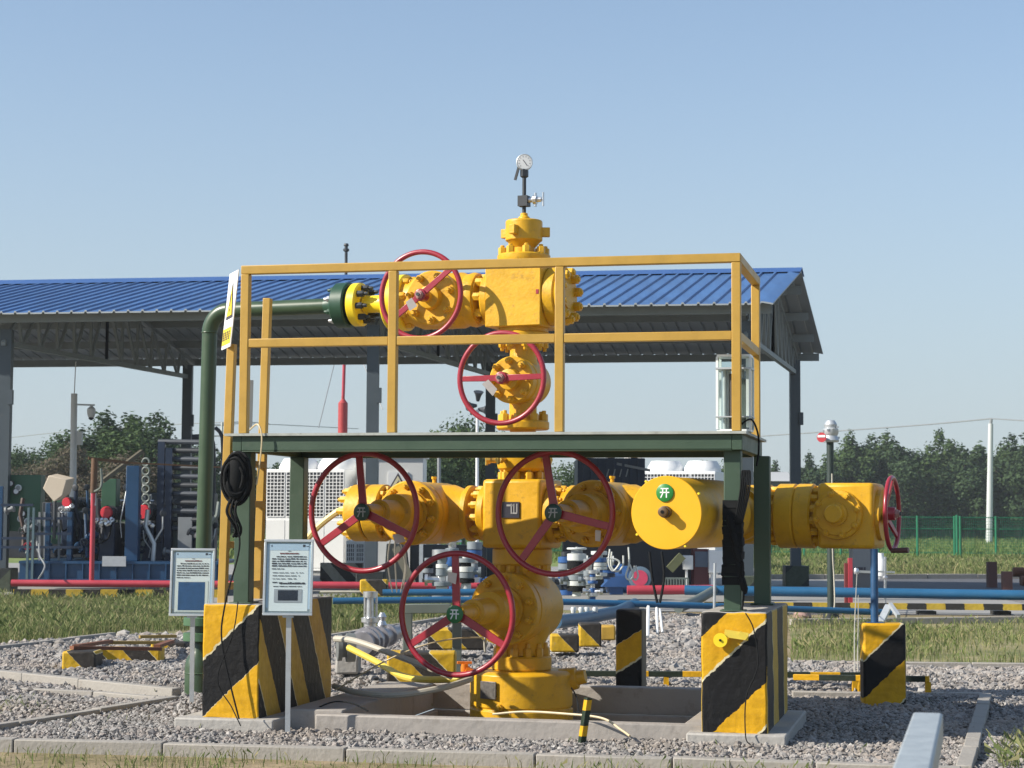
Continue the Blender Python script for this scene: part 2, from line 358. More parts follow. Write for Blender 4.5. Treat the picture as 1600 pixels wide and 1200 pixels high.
# ------------------------------------------------------------------ ground sheets
S_ = 1400
outer = [V((-S_, -40, 0)), V((S_, -40, 0)), V((S_, 2 * S_, 0)), V((-S_, 2 * S_, 0))]
b = MB(False); b.add(outer + [V(p) for p in hole_w], [(0, 1, 5, 4), (1, 2, 6, 5), (2, 3, 7, 6), (3, 0, 4, 7)])
g = struct(b.build('ground', SOIL))
from mathutils.geometry import tessellate_polygon
def sheet(name, pts, z, mat, hole=None):
    loops = [[V((p.x, p.y, 0)) for p in pts]]
    if hole: loops.append([V((p.x, p.y, 0)) for p in hole])
    tris = tessellate_polygon(loops); allp = [p for l in loops for p in l]
    m = MB(False); fs = []
    for t_ in tris:
        a, b_, c = [allp[i] for i in t_]
        fs.append(tuple(t_) if (b_ - a).cross(c - a).z > 0 else tuple(reversed(t_)))
    m.add([V((p.x, p.y, z)) for p in allp], fs)
    return struct(m.build(name, mat))
GPOLY = [gnd(-200, 1164), gnd(400, 1177), gnd(840, 1190), gnd(1250, 1204), gnd(1800, 1225), gnd(1900, 1050), gnd(1240, 1040), gnd(1140, 960), gnd(770, 955), gnd(530, 1000), gnd(300, 992), gnd(175, 996), gnd(-200, 1030)]
sheet('gravel_pad', GPOLY, .004, GRAV, hole_w)
sheet('yard_paving', [V((-30, 37.4, 0)), V((9.5, 31.5, 0)), V((11, 64, 0)), V((-30, 66, 0))], .008, CPAVE)
sheet('turf', [gnd(-300, 1012), gnd(1000, 975), gnd(980, 955), gnd(770, 953), gnd(700, 936), gnd(-300, 934)], .005, TURF)
sheet('grass_verge', [gnd(1242, 1036), gnd(1800, 1042), gnd(1800, 962), gnd(1230, 966)], .005, TURF)
sheet('road', [gnd(1328, 924), gnd(1900, 927), gnd(2100, 905), gnd(1335, 905)], .013, ASPH)
sheet('gravel_shoulder', [gnd(1150, 960), gnd(1900, 964), gnd(1900, 927), gnd(1326, 924.5), gnd(1335, 905), gnd(1150, 905)], .006, GRAV)
sheet('field', [V((-320, 62, 0)), V((320, 62, 0)), V((520, 420, 0)), V((-520, 420, 0))], .003, FIELD)

# ------------------------------------------------------------------ loose stones on the gravel pad
def inpoly(x, y, poly):
    ins = np.zeros(len(x), bool); n = len(poly); j = n - 1
    for i in range(n):
        xi, yi, xj, yj = poly[i].x, poly[i].y, poly[j].x, poly[j].y
        c = ((yi > y) != (yj > y)) & (x < (xj - xi) * (y - yi) / (yj - yi + 1e-12) + xi); ins ^= c; j = i
    return ins
def rigxy(x, y):
    dx, dy = x - PFO.x, y - PFO.y; c, s_ = math.cos(PFA), math.sin(PFA); return c * dx + s_ * dy, -s_ * dx + c * dy
KEEP_OUT = [(-3.02, .08, -.28, 2.84), (-.38, -.10, .30, 1.76), (-4.02, -.10, -3.22, 1.76), (-3.3, .06, -2.3, 2.84)]
ICO = []
ph_ = (1 + 5 ** .5) / 2
ICOV = np.array([(-1, ph_, 0), (1, ph_, 0), (-1, -ph_, 0), (1, -ph_, 0), (0, -1, ph_), (0, 1, ph_), (0, -1, -ph_), (0, 1, -ph_), (ph_, 0, -1), (ph_, 0, 1), (-ph_, 0, -1), (-ph_, 0, 1)], float) / 1.9
ICOF = np.array([(0, 11, 5), (0, 5, 1), (0, 1, 7), (0, 7, 10), (0, 10, 11), (1, 5, 9), (5, 11, 4), (11, 10, 2), (10, 7, 6), (7, 1, 8), (3, 9, 4), (3, 4, 2), (3, 2, 6), (3, 6, 8), (3, 8, 9), (4, 9, 5), (2, 4, 11), (6, 2, 10), (8, 6, 7), (9, 8, 1)])
def stones(x, y, z, size):
    n = len(x); v = np.repeat(ICOV[None], n, 0)
    v = v * rng.uniform(.62, 1.25, (n, 12, 1))                      # lumpy
    v = v * (rng.uniform(.6, 1.15, (n, 1, 3)) * np.array([1, 1, .75])) * size[:, None, None]
    a = rng.uniform(0, 6.28, n); ti = rng.uniform(-.7, .7, n)
    c, s_ = np.cos(ti), np.sin(ti); yy = v[:, :, 1] * c[:, None] - v[:, :, 2] * s_[:, None]; zz = v[:, :, 1] * s_[:, None] + v[:, :, 2] * c[:, None]
    c, s_ = np.cos(a), np.sin(a); X = v[:, :, 0] * c[:, None] - yy * s_[:, None]; Y = v[:, :, 0] * s_[:, None] + yy * c[:, None]
    P = np.stack([X + x[:, None], Y + y[:, None], zz + z[:, None]], -1).reshape(-1, 3)
    Fc = (ICOF[None] + (np.arange(n) * 12)[:, None, None]).reshape(-1, 3); return P, Fc
def scatter(poly, dens, d0, d1, margin=.55):
    A = (d1 - d0) * 2 * d1 * (800 / F) * 1.15; n = int(A * dens)
    y = rng.uniform(d0, d1, n); x = rng.uniform(-1, 1, n) * d1 * (800 / F) * 1.15
    ok = inpoly(x, y, poly) & (np.abs(x) < y * 800 / F + margin)
    x, y = x[ok], y[ok]; lx, ly = rigxy(x, y); ok = np.ones(len(x), bool)
    for x0, y0, x1, y1 in KEEP_OUT: ok &= ~((lx > x0) & (lx < x1) & (ly > y0) & (ly < y1))
    return x[ok], y[ok]
SP, SF, off = [], [], 0
for d0, d1, dens, sz in ((11.4, 14.0, 2200, .0150), (14.0, 17.5, 1600, .0172), (17.5, 22.5, 800, .023), (22.5, 31, 300, .034)):
    x, y = scatter(GPOLY, dens, d0, d1); s_ = sz * rng.lognormal(0, .36, len(x))
    hump = .012 * (np.sin(x * 3.1 + y * 1.7) + np.sin(x * 1.3 - y * 2.9)) + .012
    P, Fc = stones(x, y, np.maximum(.002, hump + rng.uniform(-.004, .022, len(x))), s_)
    SP.append(P); SF.append(Fc + off); off += len(P)
gs = npmesh('gravel', np.concatenate(SP), np.concatenate(SF), STONE); stuff(gs)
gs['label'] = 'loose grey and pinkish gravel stones spread around the yellow wellhead'; gs['category'] = 'gravel'

# ------------------------------------------------------------------ grass blades
def blades(name, poly, dens, h, wd, mat, label, thin=None, lean=.5, sel=None):
    xs = [p.x for p in poly]; ys = [p.y for p in poly]; A = (max(xs) - min(xs)) * (max(ys) - min(ys)); n = int(A * dens)
    x = rng.uniform(min(xs), max(xs), n); y = rng.uniform(min(ys), max(ys), n)
    ok = inpoly(x, y, poly) & (np.abs(x) < y * 800 / F + .5)
    pat = np.sin(x * 1.7 + 1.3 * np.sin(y * .9)) + np.sin(y * 1.1 + 2.1 * np.sin(x * .6)) + .9 * np.sin(x * 5.1 - y * 3.3)
    if thin is not None: ok &= rng.uniform(-2.9, 2.9, n) < pat + thin
    if sel is not None: ok &= sel(x, y)
    x, y, pat = x[ok], y[ok], pat[ok]; n = len(x)
    hh = h * np.minimum(1.7, rng.lognormal(0, .32, n)) * (1 + .12 * pat); a = rng.uniform(0, 6.28, n); ww = wd * rng.uniform(.6, 1.4, n)
    dx, dy = np.cos(a) * ww / 2, np.sin(a) * ww / 2; b_ = rng.uniform(0, 6.28, n); le = hh * lean * rng.uniform(.1, 1.2, n)
    z0 = np.zeros(n)
    p0 = np.stack([x - dx, y - dy, z0], -1); p1 = np.stack([x + dx, y + dy, z0], -1)
    mx, my = x + np.cos(b_) * le * .3, y + np.sin(b_) * le * .3
    p2 = np.stack([mx + dx * .8, my + dy * .8, hh * .6], -1); p3 = np.stack([mx - dx * .8, my - dy * .8, hh * .6], -1)
    tx, ty = x + np.cos(b_) * le, y + np.sin(b_) * le
    p4 = np.stack([tx + dx * .12, ty + dy * .12, hh * (1 - .25 * rng.random(n))], -1); p5 = np.stack([tx - dx * .12, ty - dy * .12, hh], -1)
    P = np.stack([p0, p1, p2, p3, p4, p5], 1).reshape(-1, 3); i = np.arange(n)[:, None] * 6
    Fc = np.concatenate([i + np.array([0, 1, 2, 3]), i + np.array([3, 2, 4, 5])], 0)
    o = npmesh(name, P, Fc, mat); stuff(o); o['label'] = label; o['category'] = 'grass'; return o
blades('grass', [gnd(-80, 1018), gnd(175, 992), gnd(310, 986), gnd(310, 940), gnd(-80, 940)], 520, .13, .010, GRASS, 'green grass strip left of the wellhead before the red pipe', 2.2)
blades('grass', [gnd(505, 993), gnd(560, 984), gnd(770, 953), gnd(700, 938), gnd(505, 943)], 420, .14, .010, GRASS, 'green grass behind the left striped block and the red wheels', 2.2)
blades('grass', [gnd(1236, 1036), gnd(1700, 1041), gnd(1700, 975), gnd(1236, 975)], 300, .10, .009, GRASSD, 'sparse dry grass strip right of the wellhead', .2)
blades('grass', [gnd(-80, 1174), gnd(840, 1200), gnd(1300, 1217), gnd(1300, 1260), gnd(-80, 1260)], 420, .06, .006, GRASSD, 'dry grass tufts in front of the near kerb', .5)
blades('weeds', [gnd(-80, 1160), gnd(1500, 1200), gnd(1500, 1100), gnd(-80, 1060)], 12, .05, .007, GRASS, 'few green weeds sprouting between the gravel stones', -1.4)
blades('grass', [gnd(-80, 1136), gnd(70, 1113), gnd(60, 1100), gnd(-80, 1105)], 420, .06, .006, GRASS, 'short grass patch between the two kerbs at far left', 1)
blades('grass', [gnd(1560, 1212), gnd(1680, 1212), gnd(1660, 1150), gnd(1556, 1160)], 650, .12, .008, GRASS, 'green tuft beside the kerb at lower right corner', 1.2, .9)
blades('grass', [gnd(1205, 903), gnd(1900, 901), gnd(1900, 876), gnd(1205, 880)], 150, .20, .020, GRASS, 'taller weeds between the road and the green fence', 1.2)
cr = blades('crop', [V((-14, 70, 0)), V((52, 70, 0)), V((90, 190, 0)), V((-30, 190, 0))], 9.0, .22, .07, CROP, 'light green crop growing behind the green fence', 2.4); cr['category'] = 'crop'

# ------------------------------------------------------------------ kerbs
def kerb(name, pts, wd, h, z0=-.05, seg=1.0):
    m = MB()
    for p, q in zip(pts[:-1], pts[1:]):
        p, q = V((p.x, p.y, 0)), V((q.x, q.y, 0)); L = (q - p).length; n = max(1, round(L / seg)); d = (q - p) / n
        for i in range(n):
            a = p + d * i; c = a + d - d.normalized() * .012; o = V((random.uniform(-.006, .006), random.uniform(-.006, .006), random.uniform(-.006, .006)))
            m.bar(a + V((0, 0, (z0 + h) / 2)) + o, c + V((0, 0, (z0 + h) / 2)) + o * .4, wd, h - z0)
    o = m.build(name, KERB, bevel=.008); struct(o); return o
kerb('front_kerb', [gnd(-200, 1169), gnd(260, 1180), gnd(840, 1198), gnd(1505, 1222)], .10, .085)
kerb('front_kerb', [gnd(1508, 1215), gnd(1540, 1097)], .10, .075, seg=.5)
kerb('middle_kerb', [gnd(1545, 1094), gnd(1236, 1090)], .10, .06)
kerb('verge_kerb', [gnd(1800, 1047), gnd(1238, 1040)], .09, .055)
kerb('middle_kerb', [gnd(-120, 1052), gnd(130, 1078), gnd(278, 1094)], .10, .10)
kerb('middle_kerb', [gnd(-120, 1076), gnd(150, 1089), gnd(276, 1100)], .08, .05)
kerb('diagonal_kerb', [gnd(-120, 1163), gnd(150, 1120), gnd(274, 1099)], .09, .06)
kerb('turf_kerb', [gnd(-120, 1033), gnd(178, 997)], .08, .07)
kerb('turf_kerb', [gnd(505, 1003), gnd(600, 987), gnd(772, 959)], .08, .08)
kerb('verge_kerb', [gnd(1236, 977), gnd(1800, 972)], .10, .10)
kerb('road_kerb', [gnd(1205, 905.5), gnd(1900, 904)], .20, .14, seg=1.5)
kerb('yard_kerb', [gnd(-120, 936.5), gnd(320, 936.0)], .14, .07)
# ------------------------------------------------------------------ pit (cellar)
x0, y0, x1, y1 = HOLE
m = MB(False)
m.bb((x0 - .16, y0 - .12, -.06), (x1 + .16, y0 + .004, .14))           # front curb
m.bb((x0 - .16, y1 - .004, -.06), (x1 + .16, y1 + .16, .16))           # back curb
m.bb((x0 - .42, y0 + .004, -.06), (x0 + .004, y1 - .004, .16))         # broad left curb
m.bb((x1 - .004, y0 + .004, -.06), (x1 + .14, y1 - .004, .14))         # right curb
m.bb((x0 + .004, y0 + .004, -.60), (x1 - .004, y0 + .06, -.058)); m.bb((x0 + .004, y1 - .06, -.60), (x1 - .004, y1 - .004, -.058))
m.bb((x0 + .004, y0 + .06, -.60), (x0 + .06, y1 - .06, -.058)); m.bb((x1 - .06, y0 + .06, -.60), (x1 - .004, y1 - .06, -.058))
m.bb((x0 + .06, y0 + .06, -.60), (x1 - .06, y1 - .06, -.5))
o = m.build('concrete_cellar', CONCD, bevel=.012); o.location = PFO; o.rotation_euler = (0, 0, PFA)
tag(o, 'low concrete walled pit in which the yellow wellhead stands', 'pit')
# ------------------------------------------------------------------ striped concrete blocks that carry the platform
def pillar(name, x0, x1, y1, per, duty, ph, sideabc, sper, sph, label, px0, px1):
    t = thing(name, label, 'concrete block', PFW(x0, 0), PFA)
    fr = stripes('hazard_paint_front', (-.95, 0, 1), per, duty, ph, ew=.018, rag=.055, conc=.12); sd = stripes('hazard_paint_side', sideabc, sper, .44, sph, c1=(.55, .36, .05), c2=(.02, .02, .019), conc=.6)  # side stripes dulled and dusted, the shade of the side put into their colour
    m = MB(False); w_ = x1 - x0; z0, z1 = .105, .905
    m.quad((0, 0, z0), (w_, 0, z0), (w_, 0, z1), (0, 0, z1), 0); m.quad((w_, 0, z0), (w_, y1, z0), (w_, y1, z1), (w_, 0, z1), 1)
    m.quad((w_, y1, z0), (0, y1, z0), (0, y1, z1), (w_, y1, z1), 1); m.quad((0, y1, z0), (0, 0, z0), (0, 0, z1), (0, y1, z1), 1)
    m.quad((0, 0, z1), (w_, 0, z1), (w_, y1, z1), (0, y1, z1), 2)
    # weld corners so that the bevel works
    o = m.build('pillar', [fr, sd, CONC], t)
    import bmesh
    bm_ = bmesh.new(); bm_.from_mesh(o.data); bmesh.ops.remove_doubles(bm_, verts=bm_.verts, dist=1e-4)
    bmesh.ops.subdivide_edges(bm_, edges=bm_.edges, cuts=7, use_grid_fill=True)
    for v_ in bm_.verts: v_.co += V((random.uniform(-1, 1), random.uniform(-1, 1), random.uniform(-1, 1))) * .0035
    bm_.to_mesh(o.data); bm_.free(); o.data.set_sharp_from_angle(angle=R(35))
    bv = o.modifiers.new('bevel', 'BEVEL'); bv.width = .014; bv.segments = 2; bv.limit_method = 'ANGLE'; bv.angle_limit = R(50)
    m = MB(False); m.bb((px0 - x0, -.09, -.06), (px1 - x0, y1 + .08, .105)); m.build('plinth', CONC, t, bevel=.012)
    return t
pillar('striped_block', -.28, .16, 1.62, .70, .43, -.654, (0, 1, .16), .80, .3, 'tall black and yellow striped concrete block under the right end of the green platform', -.37, .29)
pillar('striped_block', -3.84, -3.41, 1.62, .80, .5, -.653, (0, 1.55, 1), 1.02, .62, 'tall black and yellow striped concrete block under the left end of the green platform', -4.01, -3.27)
o = MB(); c = PFW(-.145, -.03, .72); n_ = PFW(0, -1) - PFW(0, 0)
o.cyl(c, c + n_ * .02, .047, n=28); o.cyl(c + n_ * .02, c + n_ * .03, .008, mi=1)
tag(o.build('round_tag', [YEL2, BLACK]), 'small round yellow disc hung on the front of the right striped block', 'disc')
o = MB(); o.bar(PFW(-.12, -.02, .765), PFW(.04, -.03, .745), .012, .05); o.bar(PFW(-.02, -.03, .77), PFW(.03, -.03, .735), .02, .03)
tag(o.build('ribbon', HOSEY), 'crumpled yellow ribbon knotted beside the round disc on the right block', 'ribbon')
# ------------------------------------------------------------------ green work platform with yellow railing
P = thing('work_platform', 'green steel work platform with yellow square tube railing above the striped blocks', 'platform', PFO, PFA)
L_, D_ = 3.64, 1.36
def pm(): return MB(False)
m = pm(); m.bb((-L_ - .05, -.03, 2.098), (.03, D_ + .03, 2.116)); m.build('deck', PLATEG, P)
m = pm(); m.bb((-L_ + .07, 0, 1.995), (-.07, .06, 2.096)); m.bb((-L_ + .07, 0, 1.985), (-.07, .09, 1.993)); m.build('front_beam', GREEN, P, bevel=.004)
m = pm(); m.bb((-L_ + .07, D_ - .06, 1.985), (-.07, D_, 2.096)); m.build('back_beam', GREEN, P, bevel=.004)
for x in (-L_, -.069): m = pm(); m.bb((x, 0.001, 1.99), (x + .069, D_ - .001, 2.0965)); m.build('end_beam', GREEN, P, bevel=.004)
for i in range(5): m = pm(); x = -L_ + .07 + (L_ - .14) * (i + 1) / 6; m.bb((x - .03, .092, 2.045), (x + .03, D_ - .062, 2.096)); m.build('joist', GREEN, P)
for x, y in ((-L_ + .06, .06), (-.075, .06), (-L_ + .07, D_ - .17), (.012, D_ - .17)):
    m = pm(); m.bb((x - .058, y, .905), (x + .058, y + .11, 1.99)); m.bb((x - .085, y - .025, .905), (x + .085, y + .135, .917)); m.build('leg', GREEN, P, bevel=.006)
RT, RM, TU = 3.325, 2.765, .062
postx = [-L_ + .075, -2.46, -1.26, -.04]
for x in postx: m = pm(); m.bb((x - TU / 2, .0, 2.117), (x + TU / 2, TU, RT - TU - .001)); m.build('rail_post', RAILY, P, bevel=.005)
for y in (D_ - .07,):
    m = pm(); m.bb((-.04 - TU / 2, y, 2.117), (-.04 + TU / 2, y + TU, RT - TU - .001)); m.build('rail_post', RAILY, P, bevel=.005)
m = pm(); m.bb((postx[0] - TU / 2, 0, RT - TU), (postx[-1] + TU / 2, TU, RT)); m.build('top_rail', RAILY, P, bevel=.005)
m = pm(); m.bb((-.04 - TU / 2, TU + .001, RT - TU), (-.04 + TU / 2, D_ - .008, RT)); m.build('top_rail', RAILY, P, bevel=.005)
for a, c in zip(postx[:-1], postx[1:]): m = pm(); m.bb((a + TU / 2, .004, RM - TU / 2), (c - TU / 2, TU - .004, RM + TU / 2)); m.build('mid_rail', RAILY, P, bevel=.005)
m = pm(); m.bb((-.04 - TU / 2 + .004, TU + .001, RM - TU / 2), (-.04 + TU / 2 - .004, D_ - .071, RM + TU / 2)); m.build('mid_rail', RAILY, P, bevel=.005)
# ladder at the left end
for y, top in ((.22, 2.78), (.95, 3.20)):
    m = pm(); m.bar((-L_ - .16, y, .10), (-L_ - .10, y, top), .06, .06, (0, 1, 0)); m.build('ladder_stile', RAILY, P, bevel=.005)
for i in range(6): z = .42 + .30 * i; m = pm(); x = -L_ - .155 + .022 * z; m.bar((x, .25, z), (x, .92, z), .05, .05); m.build('rung', RAILY, P, bevel=.004)
# grey steel strip at the left post, zip ties
m = MB(); p = at(391, 594, 13.85); q = at(389, 668, 13.85); m.bar(q, p, .045, .02, (0, 1, 0)); tag(m.build('steel_strip', GREY), 'narrow grey strip standing behind the left front railing post', 'strip')
# ------------------------------------------------------------------ warning sign at the left end
wx = at(373, 419, 13.80); sg = thing('warning_sign', 'white and yellow triangle warning sign hung at the left end of the railing', 'sign', wx, 0)
u_ = V((-.115, .34, 0)); dn = at(373, 541, 13.80) - wx; dn = dn + V((-.012, 0, 0)); ln = V((-.05, -.0, 0))
def SG(a, c, off=0): return wx + u_ * a + dn * c + ln * c + V((-.97, -.25, 0)) * off
m = MB(); m.prism([SG(0, .015), SG(1, 0.0), SG(1, 1), SG(0, 1.0)], V((.006, .003, 0))); m.build('panel', WHITE, sg)
m = MB(); m.prism([SG(.42, .14, .003), SG(.08, .62, .003), SG(.80, .62, .003)], V((-.001, 0, 0))); m.build('triangle_border', INK, sg)
m = MB(); m.prism([SG(.43, .20, .006), SG(.17, .585, .006), SG(.70, .585, .006)], V((-.001, 0, 0))); m.build('triangle_field', YEL2, sg)
m = MB(); m.prism([SG(.40, .30, .009), SG(.47, .30, .009), SG(.46, .46, .009), SG(.41, .46, .009)], V((-.001, 0, 0))); m.prism([SG(.40, .49, .009), SG(.47, .49, .009), SG(.47, .53, .009), SG(.40, .53, .009)], V((-.001, 0, 0))); m.build('exclamation_mark', INK, sg)
m = MB(); m.prism([SG(.06, .74, .003), SG(.94, .74, .003), SG(.94, .95, .003), SG(.06, .95, .003)], V((-.001, 0, 0))); m.build('caption_strip', YEL2, sg)
m = MB()
for i in range(4):
    for j in range(4): a = .14 + .2 * i; c = .79 + .03 * j; m.prism([SG(a, c, .006), SG(a + .13, c, .006), SG(a + .13, c + .012, .006), SG(a, c + .012, .006)], V((-.001, 0, 0)))
    a = .19 + .2 * i; m.prism([SG(a, .78, .0065), SG(a + .04, .78, .0065), SG(a + .04, .90, .0065), SG(a, .90, .0065)], V((-.001, 0, 0)))
m.build('caption', INK, sg)
# ------------------------------------------------------------------ wellhead (christmas tree)
W = thing('wellhead', 'tall yellow wellhead christmas tree with five red handwheels and a gauge on top', 'wellhead', TO, TA)
def wm(): return MB(False)
X_, Y_, Z_ = V((1, 0, 0)), V((0, 1, 0)), V((0, 0, 1)); NY = V((0, -1, 0))
ZL, ZM, ZU, ZB = 1.565, 2.62, 3.30, .82
m = wm(); m.lathe((0, 0, -.5), Z_, [(0, .41), (.525, .41), (.53, .395), (.545, .395), (.55, .405), (.80, .405), (.815, .39), (.825, .36)], 48)
m.lathe((.30, .1, .24), V((1, .15, .22)), [(0, .10), (.13, .085), (.135, .06), (.2, .055)], 20); m.cyl((-.02, -.40, .06), (-.02, -.44, .06), .028, n=12); m.cyl((-.02, -.44, .06), (-.02, -.46, .06), .018, n=6)
m.bb((-.425, -.05, -.05), (-.40, .05, .31)); m.build('casing_head', YEL, W, bevel=.004)
m = wm(); m.box((-.12, -.398, .19), (.155, .014, .135), Matrix.Rotation(-.29, 3, 'Z')); m.build('name_plate', paint('plate_grey', (.16, .15, .14), .4, .4, 40, metal=.5), W, bevel=.003)
m = wm(); m.cyl((-.40, -.02, .26), (-.47, -.06, .30), .05); m.cyl((-.47, -.06, .30), (-.47, -.06, .36), .03); m.bar((-.52, -.09, .37), (-.42, -.03, .37), .03, .02); m.build('side_valve', paint('orange_paint', (.72, .20, .01), .45, .2, 9), W)
SEATS, RINGS = [], []            # parts that carry studs; studs waiting to be put on them
def flange(c, ax, r, th, name='flange', n=44, mat=None):
    m = wm(); m.lathe(c, ax, [(0, r - .012), (.012, r), (th - .012, r), (th, r - .012)], n); o = m.build(name, mat or YEL, W); SEATS.append((V(c) + V(ax) * th / 2, o)); return o
def nutring(c, ax, Rr, n=12, r=.034, h=.05, stud=.025, mat=None): RINGS.append((V(c), V(ax), Rr, n, r, h, stud, mat or YEL))
def seat_nuts(root_shift=None):
    for c, ax, Rr, n, r, h, stud, mat in RINGS:
        host = min(SEATS, key=lambda q: (q[0] - c).length)[1]; ph = random.random(); first = None; ax_, a, b_ = frame(ax)
        for i in range(n):
            q = ph + 2 * math.pi * i / n; p = c + (a * math.cos(q) + b_ * math.sin(q)) * Rr
            if first is None:
                m = MB(False); m.lathe((0, 0, 0), ax, [(0, r), (h * .88, r), (h, r * .86)], 6)
                m.lathe(V(ax) * (h - .002), ax, [(0, r * .55), (stud * .8, r * .55), (stud, r * .42)], 8); o = first = m.build('stud_nut', mat, host)
            else: o = first.copy(); col.objects.link(o)
            o.location = p
flange((0, 0, .325), Z_, .238, .115); nutring((0, 0, .44), Z_, .195, 12, .036, .062, .04)
def gate_valve(s, z, r, bt, bl, t, wr, spokes, plate, vert, name, hubs=(.150, .098, .064), nb=10, wheel_tilt=0):
    """valve body round about its stem axis, bonnet, stem housing, handwheel facing the viewer"""
    c = V((s, 0, z)); m = wm()
    m.lathe(c + V((0, bl, 0)), NY, [(0, r * .55), (.03, r * .86), (.09, r), (bl + bt - .04, r), (bl + bt, r - .03)], 40)
    if vert: m.lathe(c - Z_ * (r + .10), Z_, [(0, vert), (.10, vert), (.18, vert * 1.2), (2 * r + .02, vert * 1.2), (2 * r + .10, vert), (2 * r + .2, vert)], 32)
    else: m.lathe(c - X_ * (r + .12), X_, [(0, .20), (.06, .19), (.16, .23), (2 * r + .08, .23), (2 * r + .18, .19), (2 * r + .24, .20)], 32)
    m.build('valve_body', YEL, W)
    br = r * 1.03; y0 = -bt
    m = wm(); m.lathe(c + V((0, y0, 0)), NY, [(0, br - .01), (.01, br), (.085, br), (.095, br - .012)], 44); SEATS.append((c + V((0, y0 - .05, 0)), m.build('bonnet', YEL, W)))
    nutring(c + V((0, y0 - .095, 0)), NY, br * .82, nb, .030, .042, .03)
    h0, h1, h2 = hubs; L = t - bt - .095; m = wm()
    if L > .4: m.lathe(c + V((0, y0 - .09, 0)), NY, [(0, h0 * 1.18), (.05, h0 * 1.18), (.052, h0), (L * .34, h0 * .97), (L * .36, h1 * 1.03), (L * .37, h1), (L * .68, h1), (L * .69, h2 * 1.12), (L * .72, h2 * 1.12), (L * .725, h2), (L, h2)], 32)
    else: m.lathe(c + V((0, y0 - .09, 0)), NY, [(0, h0), (L * .35, h0 * .9), (L * .4, h2), (L * .8, h2), (L + .06, h2 * .5)], 28)
    m.build('stem_housing', YEL, W)
    m = wm(); m.cyl(c + V((-.02, bl * .3, r - .01)), c + V((-.02, bl * .3, r + .05)), .016, n=10); m.cyl(c + V((-.02, bl * .3, r + .03)), c + V((-.02, bl * .3, r + .05)), .024, n=6); m.build('grease_fitting', CHROME if r < .2 else YEL, W)
    wheel(c + V((0, -t, 0)), NY, wr, spokes, plate)
def wheel(c, ax, wr, spokes, plate, tube=.0215, dish=.0, mat=RED):
    ax = V(ax); m = wm(); m.torus(c, ax, wr - tube, tube, 72, 14)
    ax_, a, b_ = frame(ax); rt, up = (X_, Z_) if abs(ax.y) > .9 else (Y_, Z_)
    for q in spokes:
        d = rt * math.cos(R(q)) + up * math.sin(R(q)); w0 = .062 if wr > .4 else .05
        p0 = c - ax * dish + d * .03; p1 = c + d * (wr - tube * 1.2); mid = (p0 + p1) / 2
        side = d.cross(ax).normalized()
        m.prism([p0 - side * w0 / 2 - ax * .012, p0 + side * w0 / 2 - ax * .012, p1 + side * w0 * .42 - ax * .012, p1 - side * w0 * .42 - ax * .012], ax * .020)
    m.lathe(c - ax * (.06 + dish), ax, [(0, .05), (.08 + dish, .05), (.085 + dish, .045)], 24)
    o = m.build('handwheel', mat, W, bevel=.003)
    if plate == 'nut':
        m = wm(); m.lathe(c + ax * .02, ax, [(0, .036), (.018, .036), (.02, .030)], 6); m.lathe(c + ax * .04, ax, [(0, .026), (.016, .026)], 16); m.cyl(c + ax * .05, c + ax * .066, .014, mi=1); m.build('hub_nut', [paint('worn_hub', (.36, .20, .18), .4, .3, 20), DARK], o)
    elif plate: open_plate(c + ax * .03, ax, .066, SIGND if plate == 'dark' else SIGNG, o, W, .34 if plate == 'dark' else .7)
    return o
def open_plate(c, ax, r, mat, parent, root, wv=.7):
    ax = V(ax); rt = Z_.cross(ax).normalized() if abs(ax.z) < .9 else X_
    rt = X_ if abs(ax.y) > .9 else rt
    m = MB(False); m.lathe(c, ax, [(0, r), (.008, r), (.010, r - .003)], 36); s = r / .066; f = c + ax * .0105
    def st(x0, z0, x1, z1, w_=.0085): # one brush stroke of the character 'open'
        m.bar(f + rt * x0 * s + Z_ * z0 * s, f + rt * x1 * s + Z_ * z1 * s, w_ * s, .002, ax, 1)
    st(-.030, .031, .030, .031); st(-.036, .003, .036, .003); st(.014, .031, .014, -.036); st(-.013, .031, -.015, -.006); st(-.015, -.006, -.030, -.036)
    return m.build('open_plate', [mat, paint('sign_white', (wv, wv, wv), .5, .05, 5)], parent)
gate_valve(0, ZB, .275, .30, .30, 1.30, .466, (92, 212, 330), 'green', .19, 'bottom')
# neck above bottom valve, flange under the cross
m = wm(); m.lathe((0, 0, 1.02), Z_, [(0, .19), (.12, .18), (.125, .18)], 32); m.build('spool', YEL, W)
nutring((0, 0, 1.155), -Z_, .195, 12, .036, .052, .02); flange((0, 0, 1.155), Z_, .238, .135)
m = wm(); m.bb((-.25, -.25, 1.291), (.25, .25, 1.835)); m.build('cross_block', YEL, W, bevel=.03)
m = wm(); m.bb((-.085, -.262, 1.53), (.075, -.25, 1.655)); m.build('name_plate', PDARK, W)
m = wm(); m.bb((-.03, -.266, 1.62), (.02, -.262, 1.635)); m.bb((.005, -.266, 1.56), (.015, -.262, 1.64)); m.bb((.02, -.266, 1.56), (.06, -.262, 1.572)); m.bb((.028, -.266, 1.57), (.036, -.262, 1.64)); m.bb((.052, -.266, 1.57), (.062, -.262, 1.64)); m.build('plate_lettering', paint('plate_silver', (.30, .30, .30), .4, .1, 5), W)
for sx in (-1, 1):
    flange((sx * .25, 0, ZL), X_ * sx, .235, .07); nutring((sx * .32, 0, ZL), X_ * sx, .195, 12, .032, .05)
    flange((sx * .41, 0, ZL), X_ * sx, .225, .06)
gate_valve(-.80, ZL, .25, .34, .32, 1.24, .465, (96, 214, -24), 'dark', 0, 'left')
gate_valve(.745, ZL, .25, .34, .32, 1.24, .465, (100, 233, -13), 'dark', 0, 'right')
